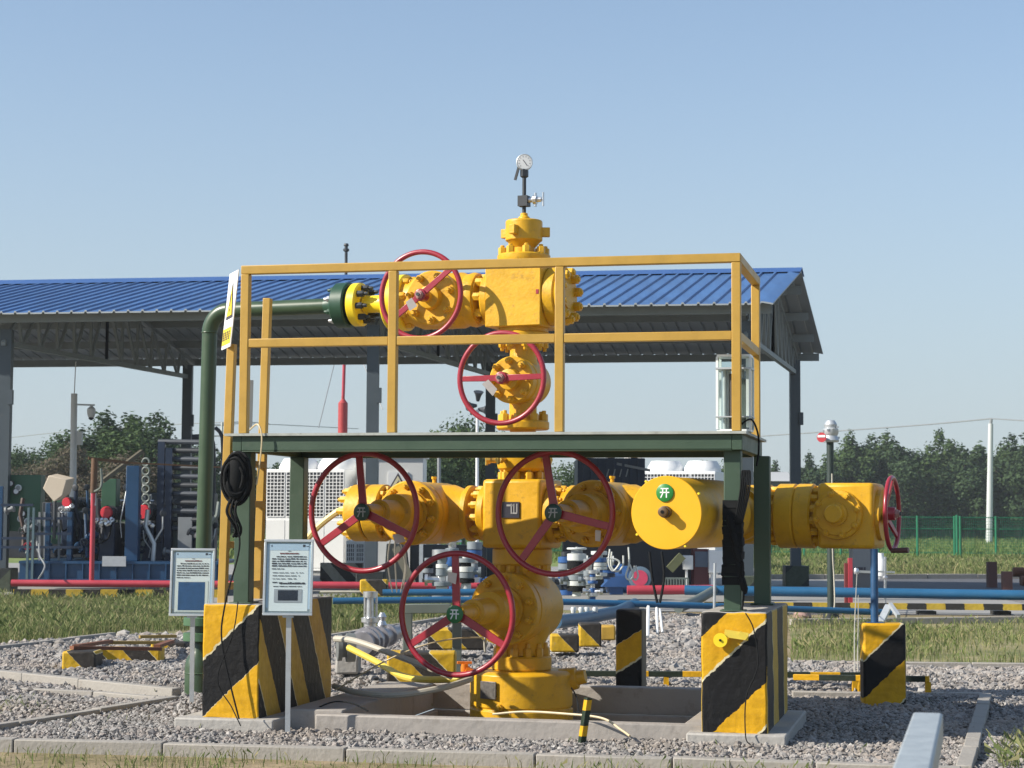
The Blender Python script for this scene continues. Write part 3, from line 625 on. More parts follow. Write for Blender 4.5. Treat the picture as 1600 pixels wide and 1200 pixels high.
# left end: flange pair and blind
nutring((-1.17, 0, ZL), -X_, .195, 12, .03, .045)
flange((-1.34, 0, ZL), X_, .235, .145); flange((-1.495, 0, ZL), X_, .235, .145); m = wm(); m.lathe((-1.352, 0, ZL), X_, [(0, .215), (.016, .215)], 32); m.build('gasket', DARK, W)
nutring((-1.495, 0, ZL), -X_, .195, 12, .03, .05)
m = wm(); m.cyl((-1.495, 0, ZL), (-1.56, 0, ZL), .11); m.build('end_cap', YEL, W)
# right: hydraulic valve with its cylinder
flange((1.10, 0, ZL), X_, .235, .12); flange((1.225, 0, ZL), X_, .235, .10); nutring((1.10, 0, ZL), -X_, .195, 12, .03, .045)
AS, AT, AR = 1.85, 2.05, .242
m = wm(); m.lathe((1.32, 0, ZL), X_, [(0, .2), (.30, .19), (.34, .225), (.72, .225), (.76, .18)], 32); m.lathe((AS, .33, ZL), NY, [(0, .14), (.04, .20), (.50, .22), (.52, .20), (.62, .20)], 40); m.build('valve_body', YEL, W)
m = wm(); m.lathe((AS, -.28, ZL), NY, [(0, .165), (.50, .165)], 36); m.build('bonnet_neck', YEL, W)
m = wm(); m.lathe((AS, -.78, ZL), NY, [(0, AR - .04), (.03, AR), (AT - .79, AR), (AT - .782, AR - .006)], 56); m.build('actuator_cylinder', YEL, W)
m = wm(); m.lathe((AS, -AT, ZL), NY, [(0, AR + .003), (.016, AR + .003), (.02, AR - .001)], 56); cap_ = m.build('actuator_cap', DISC, W)
for q in (30, 125, 215, 300): m = wm(); d = X_ * math.cos(R(q)) + Z_ * math.sin(R(q)); m.cyl(V((AS, -AT + .02, ZL)) + d * (AR + .012), V((AS, -AT - .015, ZL)) + d * (AR + .012), .008, n=8); m.build('cap_screw', YEL2, cap_)
m = wm(); m.lathe((AS, -AT - .02, ZL + .005), NY, [(0, .040), (.045, .040), (.047, .032), (.085, .032), (.088, .026)], 20); m.cyl((AS, -AT - .106, ZL + .005), (AS, -AT - .112, ZL + .005), .012, n=10, mi=1); m.build('indicator_stub', [paint('stub_brown', (.10, .055, .02), .5, .3, 20), BLACK], cap_)
open_plate(V((AS - .008, -AT - .0205, ZL + .132)), NY, .060, paint('bright_sign_green', (.02, .20, .035), .4, .05, 5), cap_, W, .8)
# right end: flange pair and choke valve with a small wheel
nutring((2.10, 0, ZL - .01), -X_, .20, 14, .03, .05, .02); flange((2.10, 0, ZL - .01), X_, .243, .145); flange((2.247, 0, ZL - .01), X_, .243, .135); nutring((2.382, 0, ZL - .01), X_, .20, 14, .03, .05, .02)
m = wm(); m.lathe((1.86, 0, ZL - .01), X_, [(0, .17), (.24, .19)], 28); m.lathe((2.382, 0, ZL - .01), X_, [(0, .18), (.06, .18)], 28); m.build('spool', YEL, W)
m = wm(); m.bb((2.44, -.22, ZL - .25), (2.86, .22, ZL + .235)); m.build('choke_body', YEL, W, bevel=.03)
m = wm(); m.lathe((2.60, -.22, ZL), NY, [(0, .185), (.05, .18), (.055, .155), (.075, .15)], 36); SEATS.append((V((2.60, -.26, ZL)), m.build('bonnet', YEL, W))); nutring((2.60, -.27, ZL), NY, .155, 8, .026, .035, .02)
m = wm(); m.lathe((2.60, -.30, ZL + .005), NY, [(0, .085), (.03, .085), (.032, .068), (.11, .068), (.12, .060)], 24); m.build('plug', YEL2 if False else YEL, W)
m = wm(); m.lathe((2.86, 0, ZL), X_, [(0, .19), (.03, .19), (.032, .07), (.06, .065)], 28); m.cyl((2.86, 0, ZL), (2.95, 0, ZL), .035); m.build('stem_housing', YEL, W)
ww = wheel(V((2.955, 0, ZL + .01)), X_, .285, (80, 200, 320), 'nut', .0175, .05)
m = wm(); hp = V((2.965, -.10, ZL - .262)); m.cyl(hp, hp + V((.13, -.02, .005)), .018, .021); m.build('crank_knob', paint('knob_brown', (.09, .04, .04), .4, .2, 9), ww)
# above the lower cross
nutring((0, 0, 1.835), Z_, .165, 10, .034, .06, .03); m = wm(); m.lathe((0, 0, 1.835), Z_, [(0, .15), (.06, .12), (.065, .17), (.09, .20), (.16, .215), (.25, .215)], 40); SEATS.append((V((0, 0, 1.86)), m.build('tubing_adapter', YEL, W)))
for q in (200, 250, 340):
    d = X_ * math.cos(R(q)) + Y_ * math.sin(R(q)); p = V((0, 0, 1.99)); m = wm(); m.cyl(p + d * .19, p + d * .29, .022, n=10); m.lathe(p + d * .26, d, [(0, .034), (.03, .034)], 6); m.cyl(p + d * .29 + Z_ * .03, p + d * .29 - Z_ * .04, .012, n=8); m.build('needle_valve', paint('brass', (.55, .36, .08), .35, .2, 20, metal=.6), W)
m = wm(); m.lathe((0, 0, 2.085), Z_, [(0, .11), (.15, .105)], 28); m.build('spool', YEL, W)
flange((0, 0, 2.235), Z_, .212, .07); nutring((0, 0, 2.305), Z_, .172, 8, .034, .055, .03)
m = wm(); m.lathe((0, 0, 2.30), Z_, [(0, .110), (.16, .110)], 28); m.build('spool', YEL, W)
gate_valve(0, ZM, .182, .17, .24, .46, .376, (1, 180), 'nut', .110, 'mid', (.09, .06, .04), 8)
m = wm(); m.lathe((0, 0, 2.80), Z_, [(0, .110), (.14, .110)], 28); m.build('spool', YEL, W)
nutring((0, 0, 2.945), -Z_, .172, 8, .032, .05, .03); flange((0, 0, 2.945), Z_, .215, .075)
m = wm(); m.lathe((0, 0, 3.02), Z_, [(0, .2), (.04, .2)], 32); m.build('seal_ring', YEL, W)
m = wm(); m.bb((-.238, -.24, 3.05), (.238, .24, 3.555)); m.build('cross_block', YEL, W, bevel=.008)
m = wm(); m.bb((.20, -.243, 3.30), (.222, -.239, 3.335)); m.build('punched_mark', RED, W)
flange((.238, 0, ZU), X_, .235, .10); flange((.343, 0, ZU), X_, .235, .035); nutring((.378, 0, ZU), X_, .19, 10, .040, .05, .015); m = wm(); m.cyl((.378, 0, ZU), (.39, 0, ZU), .10); m.build('blind_cover', YEL, W)
flange((-.238, 0, ZU), -X_, .215, .07); nutring((-.308, 0, ZU), -X_, .175, 8, .036, .06, .03)
m = wm(); m.lathe((-.30, 0, ZU), -X_, [(0, .10), (.05, .10), (.08, .215), (.12, .225), (.22, .20)], 36); m.build('spool', YEL, W)
gate_valve(-.70, ZU, .215, .17, .26, .46, .368, (38, 217), 'nut', 0, 'upper', (.10, .07, .045), 7)
nutring((-1.02, 0, ZU), X_, .19, 8, .034, .05, .02); flange((-1.02, 0, ZU), -X_, .235, .165, mat=YEL2)
m = wm(); m.lathe((-1.185, 0, ZU), -X_, [(0, .10), (.06, .075), (.24, .07)], 28); m.build('spool', YEL2, W)
nutring((-1.44, 0, ZU), X_, .135, 8, .028, .06, .04, DARK); flange((-1.44, 0, ZU), -X_, .182, .085, mat=YEL2)
m = wm(); m.lathe((-1.525, 0, ZU), -X_, [(0, .165), (.02, .165)], 32); m.build('gasket', BLACK, W)
# top: flange, hammer union, gauge
m = wm(); m.lathe((0, 0, 3.555), Z_, [(0, .20), (.03, .215), (.085, .215), (.095, .205)], 44); m.build('flange', YEL, W); nutring((0, 0, 3.65), Z_, .175, 8, .034, .055, .02)
m = wm(); m.lathe((0, 0, 3.645), Z_, [(0, .085), (.06, .09), (.10, .125), (.115, .14), (.118, .150), (.275, .150), (.285, .14), (.287, .05), (.315, .045), (.32, .03), (.345, .03)], 40)
for q in (-97, 22, 168): d = X_ * math.cos(R(q)) + Y_ * math.sin(R(q)); m.box(V((0, 0, 3.835)) + d * .175, (.07, .055, .075), Matrix.Rotation(R(q), 3, 'Z'))
m.build('hammer_union', YEL, W, bevel=.006)
m = wm(); m.cyl((0, 0, 3.98), (0, 0, 4.36), .016, n=12); m.bb((-.042, -.04, 4.045), (.04, .04, 4.13)); m.lathe((0, 0, 4.28), Z_, [(0, .022), (.01, .034), (.06, .034), (.07, .024), (.09, .024)], 6); m.bar((-.035, -.03, 4.37), (-.068, -.03, 4.26), .012, .02); m.build('gauge_stem', DARK, W)
m = wm(); m.lathe((.03, 0, 4.095), X_, [(0, .024), (.05, .020), (.052, .038), (.08, .038), (.082, .022), (.12, .020)], 10); m.cyl((.098, 0, 4.15), (.098, 0, 4.04), .012); m.cyl((.165, 0, 4.152), (.165, 0, 4.04), .009); m.cyl((.10, 0, 4.095), (.165, 0, 4.095), .010); m.build('needle_valve', CHROME, W)
# the dial is turned to the camera side
gd = Matrix.Rotation(-TA + R(2), 3, 'Z') @ V((0, -1, 0)); gc = V((0, 0, 4.405))
m = wm(); m.lathe(gc - gd * .02, gd, [(0, .058), (.005, .066), (.04, .067), (.045, .062), (.042, .056)], 36); m.cyl(gc - Z_ * .105, gc - Z_ * .06, .014); m.build('gauge_case', STEEL, W)
m = wm(); m.lathe(gc + gd * .0225, gd, [(0, .056), (.001, .056)], 36); dl = m.build('gauge_dial', WHITE, W)
m = wm(); sx_ = gd.cross(Z_); f = gc + gd * .0245
m.bar(f + sx_ * .012 + Z_ * .018, f - sx_ * .022 - Z_ * .03, .005, .001, gd)
for q in range(-45, 226, 30): d = sx_ * -math.cos(R(q)) + Z_ * math.sin(R(q)); m.bar(f + d * .040, f + d * .050, .003, .001, gd)
m.build('dial_needle', INK, dl)
seat_nuts()
# ------------------------------------------------------------------ dark green discharge pipe on the left
dp = thing('discharge_pipe', 'dark green bent pipe dropping from the upper valve to the gravel at left', 'pipe', gnd(298, 1092), 0)
ax_w = (TW(-2, 0, 0) - TW(-1, 0, 0)).normalized(); c0 = TW(-1.548, 0, ZU)
m = MB(); m.lathe(c0, ax_w, [(0, .178), (.012, .19), (.115, .19), (.127, .178), (.13, .10), (.17, .085), (.24, .070)], 40); fl = m.build('flange', FLG, dp)
for i in range(8):
    q = .3 + math.pi * i / 4; x_, a_, b_ = frame(ax_w); p = c0 + ax_w * .125 + (a_ * math.cos(q) + b_ * math.sin(q)) * .138
    m = MB(); m.lathe(p, ax_w, [(0, .026), (.035, .026), (.04, .020)], 6); m.lathe(p + ax_w * .04, ax_w, [(0, .014), (.025, .014)], 8); m.build('stud_nut', FLG if i % 3 else CHROME, fl)
pr = .066; e1 = TW(-2.72, 0, ZU); e0 = c0 + ax_w * .20; dn_ = V((-.012, 0, -1)).normalized(); rb = .19
m = MB(); m.tube([e0, e1], pr, 20); m.build('horizontal_run', PIPEG, dp)
els = [e1 + ax_w * rb * math.sin(t) + dn_ * rb * (1 - math.cos(t)) for t in np.linspace(0, math.pi / 2, 12)]
m = MB(); m.tube(els, pr * 1.03, 20); m.torus(els[0], ax_w, pr * 1.02, .006, 24, 8); m.torus(els[-1], dn_, pr * 1.02, .006, 24, 8); m.build('elbow', PIPEG, dp)
e2 = els[-1]; bot = V((e2.x + dn_.x * (e2.z), e2.y, 0)) ; pb = lambda z: V((e2.x + dn_.x * (e2.z - z), e2.y, z))
m = MB(); m.tube([e2, pb(.50)], pr, 20); m.build('riser', PIPEG, dp)
m = MB(); m.lathe(pb(-.05), Z_, [(0, .125), (.30, .125), (.36, .115), (.41, .085), (.44, .068), (.60, .066)], 28); m.torus(pb(.20), Z_, .122, .008); m.build('base_sleeve', PIPEG, dp)
for z in (.47, .60): m = MB(); m.lathe(pb(z), Z_, [(0, .145), (.004, .15), (.066, .15), (.07, .145)], 28); m.build('clamp_band', paint('clamp_green', (.06, .13, .065), .45, .15, 5), dp)
# ------------------------------------------------------------------ two notice boards on posts
def board(px0, px1, py0, py1, Y, foot, label, two):
    o_ = gy((px0 + px1) / 2, Y); bd = thing('notice_board', label, 'notice board', o_)
    A, B = at(px0, py1, Y), at(px1, py0, Y); w_, h_ = B.x - A.x, B.z - A.z
    def p(u, v, d=0): return V((A.x + w_ * u + (.012 * (v)) * 0, Y - d + .06 * (v - .5), A.z + h_ * v))
    def rect(m, u0, v0, u1, v1, d, th=.001, mi=0): m.prism([p(u0, v0, d), p(u1, v0, d), p(u1, v1, d), p(u0, v1, d)], V((0, th, 0)), mi)
    m = MB(); m.bar(V((p(.52, 0).x, Y + .03, -.05)), p(.52, .06, -.03), .035, .02, (0, 1, 0)); m.prism([p(.40, -.03, -.012), p(.62, -.03, -.012), p(.62, .12, -.012), p(.40, .12, -.012)], V((0, .012, 0))); m.build('post', STEEL, bd)
    m = MB(); rect(m, .02, .02, .98, .98, -.004, .006); m.build('back_plate', paint('board_back', (.48, .52, .55), .35, .1, 5), bd)
    m = MB()
    for u0, v0, u1, v1 in ((0, 0, 1, .035), (0, .965, 1, 1), (0, .036, .05, .964), (.95, .036, 1, .964)): rect(m, u0, v0, u1, v1, .012, .02)
    m.build('frame', STEEL, bd, bevel=.002)
    m = MB(); rect(m, .10, .055, .90, .94, .002); sh = m.build('printed_sheet', [PAPER], bd)
    m = MB(); rect(m, .055, .10, .098, .93, .001); rect(m, .902, .08, .945, .93, .001); rect(m, .10, .855, .90, .94, .0032); m.build('blue_margin', PSKY, sh)
    m = MB()
    def line(v, u0, u1, hgt=.016, mi=0, gap=.014):
        u = u0
        while u < u1:
            l = random.uniform(.03, .12); e = min(u1, u + l); rect(m, u, v, e, v + hgt * random.uniform(.7, 1.1), .0045, .0005, mi); u = e + gap * random.uniform(.4, 1.6)
    line(.805, .32, .70, .020, 1, .006)
    if two:
        for k in range(5): line(.765 - .031 * k, (.25 if k == 0 else .16), .86)
        line(.605, .16, .42, .012)
        for k in range(3): line(.555 - .04 * k, .18, .80 - .07 * k, .009, 0, .03)
        line(.425, .18, .30); line(.41, .32, .84, .025, 0, .004); line(.375, .20, .78, .009)
    else:
        for k in range(6): line(.765 - .034 * k, (.22 if k == 0 else .14), .86)
        line(.56, .14, .45, .012)
    rect(m, .78, .90, .83, .93, .0045, .0005); line(.905, .85, .90, .010, 0, .002); rect(m, .14, .90, .16, .925, .0045, .0005)
    rect(m, .48, .842, .54, .848, .0045, .0005)
    m.build('printed_lines', [INK, INKR], sh)
    m = MB()
    if two: rect(m, .22, .17, .78, .345, .0045, .0006, 1); rect(m, .30, .195, .70, .33, .0055, .0006, 0)
    else: rect(m, .13, .065, .86, .52, .0045, .0006, 1); rect(m, .19, .085, .79, .50, .0055, .0006, 0)
    m.build('printed_picture', [PDARK if two else PBLUE, WHITE if not two else paint('print_grey', (.4, .4, .45), .6, .1, 9)], sh)
    m = MB(); rect(m, .03, .03, .97, .97, .014, .003); m.build('clear_cover', GLASS, bd)
board(265, 336, 857, 962, 15.5, 1093, 'clear framed notice board with a big blue picture in front of the green pipe', False)
board(411, 490, 843, 961, 13.45, 1142, 'clear framed notice board with long text in front of the left striped block', True)
# third notice sheet hung behind the ladder
m = MB(); A, B = at(389, 931, 14.9), at(402, 860, 14.9); m.prism([A, V((B.x, A.y, A.z)), B, V((A.x, A.y, B.z))], V((0, .01, 0)), 0)
for k in range(6): z = A.z + .12 + .03 * k; m.prism([V((A.x + .008, A.y - .001, z)), V((B.x - .01, A.y - .001, z)), V((B.x - .01, A.y - .001, z + .012)), V((A.x + .008, A.y - .001, z + .012))], V((0, .0005, 0)), 1)
m.bb((A.x + .02, A.y + .012, 0), (A.x + .045, A.y + .03, B.z), 2); tag(m.build('notice_board', [PAPER, INK, STEEL]), 'narrow white notice partly hidden between the ladder and a green leg', 'notice board')
# ------------------------------------------------------------------ paper tags on the wheels
def ptag(pts, Y, label, th=.004):
    m = MB(); m.prism([at(x, y, Y) for x, y in pts], V((0, th, 0))); m.add([], []); return tag(m.build('paper_tag', TAGW), label, 'tag')
ptag([(700, 893), (714, 896), (712, 913), (699, 908)], 14.12, 'small folded white paper tag on the spoke of the lowest red wheel')
ptag([(753, 600), (763, 593), (777, 608), (770, 619)], 15.0, 'grey paper tag hung on the middle red wheel above the deck')
ptag([(613, 836), (628, 832), (634, 846), (618, 850)], 14.52, 'crumpled paper tag hung on the left red wheel under the deck')
ptag([(930, 828), (939, 829), (938, 846), (930, 845)], 13.9, 'crumpled paper tag hung on the right red wheel under the deck')
ptag([(634, 472), (643, 465), (652, 478), (640, 486)], 15.2, 'small torn tag hung on the uppermost red wheel')
# ------------------------------------------------------------------ cables on the legs
m = MB(); lc = PFW(-L_ + .06, -.055, 1.80)
for i in range(26):
    pts = []; rr = random.uniform(.07, .175); ox, oz = random.uniform(-.02, .02), random.uniform(-.03, .03); ph = random.uniform(0, 6)
    for k in range(25): q = 2 * math.pi * k / 24; pts.append(lc + V((math.cos(q) * rr * .58 + ox, -.010 * (i % 6) + .02 * math.sin(q * 2 + ph), math.sin(q) * rr + oz)))
    m.tube(pts, .0115, 8)
m.lathe(lc + V((0, .0, -.17)), Z_, [(0, .03), (.06, .07), (.17, .082), (.27, .078), (.35, .04)], 14)
for s_ in (-1, 0, 1): m.tube(spline([lc + V((.02 * s_, -.02, -.12)), lc + V((.03 * s_ - .03, -.05, -.24)), lc + V((.02 + .02 * s_, -.03, -.36)), lc + V((.02 * s_, 0, -.42))]), .010, 6)
m.tube(spline([lc + V((-.03, -.02, -.17)), lc + V((.0, -.05, -.28)), lc + V((.03, -.03, -.50)), lc + V((-.07, -.0, -.9)), lc + V((-.08, -.01, -1.2)), lc + V((.06, -.02, -1.75))]), .007, 6)
tag(m.build('cable_coil', BLACK), 'thick coil of black cable tied to the left front green leg', 'cable')
m = MB(); lc = PFW(-.075, .115, 1.35)
for i in range(13):
    z = .27 - .042 * i; w_ = random.uniform(.126, .140); rr_ = Matrix.Rotation(PFA + random.uniform(-.05, .05), 3, 'Z') @ Matrix.Rotation(random.uniform(-.16, .16), 3, 'X') @ Matrix.Rotation(random.uniform(-.12, .12), 3, 'Y')
    m.box(lc + V((random.uniform(-.004, .004), random.uniform(-.005, .005), z)), (w_, w_ * random.uniform(.95, 1.05), .052), rr_)
for i in range(5): m.lathe(lc + V((.02 * (i - 2), -.066, .2 - .10 * i)), V((.3, 0, -1)), [(0, .012), (.03, .026), (.10, .024), (.13, .008)], 9)
for i in range(6): m.tube(spline([lc + V((.0 + .01 * i, -.085, .15)), lc + V((.035 + .012 * i, -.11, .36)), lc + V((.05 + .010 * i, -.10, .50)), lc + V((.07 - .004 * i, -.08, .42)), lc + V((.05, -.085, .18))]), .006, 6)
m.tube(spline([lc + V((.05, -.09, -.1)), lc + V((.06, -.09, -.30)), lc + V((.05, -.085, -.42)), lc + V((.055, -.08, -.44))]), .007, 6)
tag(m.build('cable_bundle', BLACK), 'black wrapped cable bundle taped to the right front green leg', 'cable')
m = MB(); m.tube(spline([PFW(-.02, .05, 2.16), PFW(.05, .10, 2.20), PFW(.06, .45, 2.12), PFW(.05, .60, 2.0), PFW(.04, .55, 1.9)]), .007, 6); tag(m.build('cable', BLACK), 'thin black cable looping off the right end of the deck', 'cable')
m = MB(); m.tube(spline([PFW(-L_ + .12, .02, 2.14), PFW(-L_ + .2, -.03, 2.18), PFW(-L_ + .24, -.05, 2.1), PFW(-L_ + .23, -.04, 1.95), PFW(-L_ + .20, -.03, 1.75)]), .006, 6); tag(m.build('cable', WIRE), 'pale cable hanging over the left end of the deck', 'cable')
# ------------------------------------------------------------------ clear detector housing strapped to the right post
gb = thing('instrument_case', 'clear plastic instrument case strapped behind the right front railing post', 'instrument', PFW(-.07, .20, 2.12), PFA)
def gm(): return MB(False)
m = gm(); m.bb((-.115, -.09, 0), (.115, .10, .015)); m.bb((-.115, -.09, .51), (.115, .10, .525)); m.build('end_plates', paint('frosted_plastic', (.78, .82, .82), .3, .1, 5), gb)
m = gm()
for a, c in (((-.115, -.09), (.115, -.085)), ((-.115, .095), (.115, .10)), ((-.115, -.085), (-.110, .095)), ((.110, -.085), (.115, .095))): m.bb((*a, .015), (*c, .51))
m.build('clear_walls', GLASS, gb)
for x, y in ((-.112, -.088), (.112, -.088), (-.112, .097), (.112, .097)): m = gm(); m.bb((x - .008, y - .008, .0155), (x + .008, y + .008, .5095)); m.build('edge_strip', paint('edge_plastic', (.75, .80, .80), .3, .1, 5), gb)
m = gm(); m.cyl((-.07, 0, .02), (-.07, 0, .44), .016); m.cyl((-.045, .03, .02), (-.045, .03, .44), .014, mi=1); m.cyl((-.02, .02, .02), (-.02, .02, .40), .024, mi=2); m.cyl((.05, .0, .02), (.05, .0, .36), .026, mi=3); m.cyl((.045, .0, .37), (.045, 0, .46), .018); m.bb((.08, -.05, .03), (.10, .06, .50), 1); m.build('gauge_tubes', [STEEL, WHITE, BROWN, GREYP], gb)
m = gm(); m.box((0, 0, .43), (.245, .20, .012)); m.box((0, 0, .10), (.25, .20, .008)); m.build('straps', STEEL, gb)
m = MB(); m.tube([at(1171, 625, 14.2), at(1172, 608, 14.2), at(1184, 610, 14.2), at(1176, 620, 14.2)], .006, 6); tag(m.build('bent_wire', DARK), 'bent dark wire sticking out beside the clear instrument case', 'wire')
# ------------------------------------------------------------------ hoses, wires and small posts round the pit
def pxs(l): return [at(*q) if len(q) == 3 else gnd(q[0], q[1], q[3]) for q in l]
def hose(name, pts, r, mat, label, cat='hose', n=8): m = MB(); m.tube(spline(pts, 10), r, n); return tag(m.build(name, mat), label, cat)
hose('conduit', [at(524, 998, 16.0), at(560, 1003, 15.7), at(640, 1032, 15.3), at(705, 1057, 15.0)], .026, HOSEW, 'pale flat conduit sloping down behind the left block', 'conduit')
hose('hose', [at(545, 1012, 16.6), at(590, 1035, 16.2), at(628, 1056, 15.8), at(670, 1062, 15.5), at(738, 1060, 15.35)], .028, HOSEY, 'yellow hose running along the pit edge to the wellhead base')
hose('hose', [at(522, 1072, 15.0), at(560, 1082, 14.7), at(620, 1086, 14.5), at(690, 1075, 14.6), at(736, 1061, 14.9)], .024, HOSEW, 'pale hose sagging across the pit to the wellhead base')
hose('wire', [at(524, 1078, 14.8), at(600, 1034, 14.6), at(660, 1009, 14.6), at(710, 998, 14.7), at(755, 996, 14.85)], .006, WIRE, 'thin pale wire rising across the lowest red wheel', 'wire', 6)
hose('wire', [at(758, 996, 14.85), at(757, 1006, 14.85), at(758, 1020, 14.85)], .010, HOSEW, 'short pale pipe end hanging left of the bottom valve', 'wire', 6)
hose('wire', [at(488, 1110, 14.0), at(520, 1097, 13.9), at(550, 1099, 13.8), at(575, 1111, 13.7)], .006, BLACK, 'black wire lying on the broad left curb', 'wire', 6)
hose('wire', [at(770, 1116, 13.6), at(820, 1112, 13.5), at(880, 1115, 13.3), at(940, 1122, 13.1), at(970, 1140, 12.95), at(984, 1150, 12.85)], .008, WIRE, 'thin yellow wire lying over the front curb near the small post', 'wire', 6)
hose('wire', [at(893, 1075, 14.6), at(901, 1090, 14.2), at(904, 1115, 13.6)], .006, BLACK, 'thin black wire hanging at the right of the casing head', 'wire', 6)
hose('bent_pipe', [TW(-1.50, -.10, ZL + .03), TW(-1.62, -.10, ZL + .0), TW(-1.85, -.10, ZL - .18), TW(-1.98, -.10, ZL - .40), TW(-2.02, -.10, ZL - .62)], .028, paint('cream_pipe', (.72, .56, .22), .45, .1, 5), 'cream bent pipe behind the left red wheel', 'pipe')
for k, (a, c) in enumerate((((1152, 958), (1120, 1000)), ((1155, 960), (1163, 1040)), ((1163, 1040), (1165, 1150)))): pass
hose('wire', [at(1165, 958, 12.82), at(1178, 985, 12.80), at(1184, 1040, 12.80), at(1166, 1090, 12.8), at(1165, 1150, 12.75), at(1172, 1163, 12.6)], .0045, BLACK, 'thin black wire hanging down the front of the right striped block', 'wire', 6)
hose('wire', [at(372, 940, 13.5), at(364, 990, 13.5), at(340, 1060, 13.5), at(362, 1105, 13.45), at(376, 1134, 13.35)], .0045, BLACK, 'thin black wire hanging down the front of the left striped block', 'wire', 6)
# small leaning marker post at the front curb
m = MB(); a, c = gnd(904, 1160), at(919, 1090, 13.0); st_ = stripes('marker_bands', (0, 0, 1), .17, .40, .25, ew=0, rag=0, c2=(.02, .035, .02)); m.bar(V((a.x, 12.95, -.05)), V((c.x, 12.98, c.z)), .042, .042); tag(m.build('marker_post', st_, bevel=.004), 'small leaning black, green and yellow post at the front curb', 'post')
# foreground galvanised bar
fb = thing('guard_rail', 'galvanised square bar end close to the camera at lower right', 'rail', gy(1447, 5.3))
p1 = at(1450, 1136, 5.35); p0 = p1 + V((-.80, -3.3, .03)); m = MB(); m.bar(p0, p1 - (p1 - p0).normalized() * .004, 0.082, .08); m.build('bar', paint('weathered_galvanised', (.36, .40, .42), .5, .22, 14, (.24, .26, .27), .6, .15, 50, metal=.25), fb, bevel=.008)
m = MB(); q = p1 + (p0 - p1) * .25; m.bar(V((q.x, q.y, -.05)), V((q.x, q.y, q.z - .041)), .06, .06); m.build('post', STEEL, fb, bevel=.004)
# ------------------------------------------------------------------ striped posts and low barrier behind the pit
SB1 = stripes('hazard_paint_post', (-.62, 0, 1), .80, .30, -.30, conc=.2); SB2 = stripes('hazard_paint_post_right', (-.95, 0, 1), .62, .52, .36, conc=.1)
SIDEC = paint('bare_block_side', (.20, .16, .11), .85, .3, 5)
def spost(px0, px1, ytop, Y, dep, mat, label, rz=PFA, side=None):
    A, B = at(px0, 900, Y), at(px1, 900, Y); w_ = B.x - A.x; h_ = at((px0 + px1) / 2, ytop, Y).z
    m = MB(False); m.bb((0, 0, -.06), (w_, dep, h_)); m.m = [1 if i % 6 in (1, 3) else 0 for i in range(len(m.m))]
    o = m.build('striped_block', [mat, side or SIDEC], None, bevel=.02); o.location = (A.x, Y, 0); o.rotation_euler = (0, 0, rz); return tag(o, label, 'concrete block')
spost(962, 1004, 952, 16.4, .24, SB1, 'black block with one yellow band standing just behind the pit')
spost(1348, 1414, 974, 15.8, .26, SB2, 'black and yellow striped block right of the rig with a blue post on it', R(-4))
bp = MB(); c = gy(1366, 15.9, .68); bp.cyl(c, at(1366, 858, 15.95), .032, n=16); bp.box(c + V((0, 0, .006)), (.14, .14, .012)); tag(bp.build('pipe_support', paint('deep_blue_post', (.015, .07, .17), .45, .2, 5)), 'dark blue post standing on the right striped block', 'post')
bars = stripes('barrier_bands', (1, 0, 0), .56, .46, .1, ew=0, rag=0, c2=(.02, .03, .02)); pc = stripes('barrier_post', (0, 0, 1), .9, .6, .2, ew=0, rag=0)
def barrier(px0, px1, py, Y0, Y1, posts, label):
    t = thing('low_barrier', label, 'barrier', gy(px0, Y0)); a, c = at(px0, py, Y0), at(px1, py + (0 if Y1 == Y0 else 3), Y1)
    m = MB(); m.bar(a, c, .05, .05); m.build('bar', bars, t, bevel=.004)
    for f in posts: p = a + (c - a) * f; m = MB(); m.bar(V((p.x, p.y + .001, -.05)), V((p.x, p.y + .001, p.z - .026)), .045, .045); m.build('post', pc, t)
barrier(880, 1345, 1052, 17.4, 17.1, (.02, .35, .62, .98), 'low black and yellow barrier bar running behind the pit')
barrier(1240, 1452, 1058, 17.0, 16.6, (.5, .99), 'low black and yellow barrier bar ending right of the striped block')
# ------------------------------------------------------------------ canopy shed with blue roof
uS, vS = V((math.cos(R(9.5)), -math.sin(R(9.5)), 0)), V((math.sin(R(14.2)), math.cos(R(14.2)), 0))
SO = V((5.02, 36.5, 0))
def S(a, b_, z=0): return SO + uS * a + vS * b_ + V((0, 0, z))
shed = thing('canopy_shed', 'long open sided canopy shed with blue sheet roof behind the wellhead', 'shed', SO)
ZE, ZR, BW, AL = 5.66, 6.98, 10.3, -40.08; BM = BW / 2
def slope(b0, z0, b1, z1, name, mat, under):
    m = MB(); rib = .035; per = .30; n = int(-AL / per)
    prof = []
    for i in range(n):
        a = AL + i * per; prof += [(a, 0), (a + .238, 0), (a + .25, rib), (a + .288, rib)]
    prof.append((0, 0)); vs = []
    for a, h in prof: vs += [S(a, b0, z0 + h), S(a, b1, z1 + h), S(a, b0, z0 + h - .03), S(a, b1, z1 + h - .03)]
    k = len(prof); fs = []; mi = []
    for i in range(k - 1):
        j = i * 4; fs += [(j, j + 4, j + 5, j + 1), (j + 2, j + 3, j + 7, j + 6), (j, j + 2, j + 6, j + 4), (j + 1, j + 5, j + 7, j + 3)]; mi += [0, 1, 1, 1]
    fs += [(0, 1, 3, 2), ((k - 1) * 4, (k - 1) * 4 + 2, (k - 1) * 4 + 3, (k - 1) * 4 + 1)]; mi += [1, 1]
    m.v = vs; m.f = [list(f) for f in fs]; m.m = mi
    return m.build(name, [mat, under], shed, ang=20)
rn = slope(-.35, ZE, BM, ZR, 'roof_slope', ROOF, ROOFU); slope(BW + .1, ZE - .02, BM, ZR, 'roof_slope', ROOF, ROOFU)
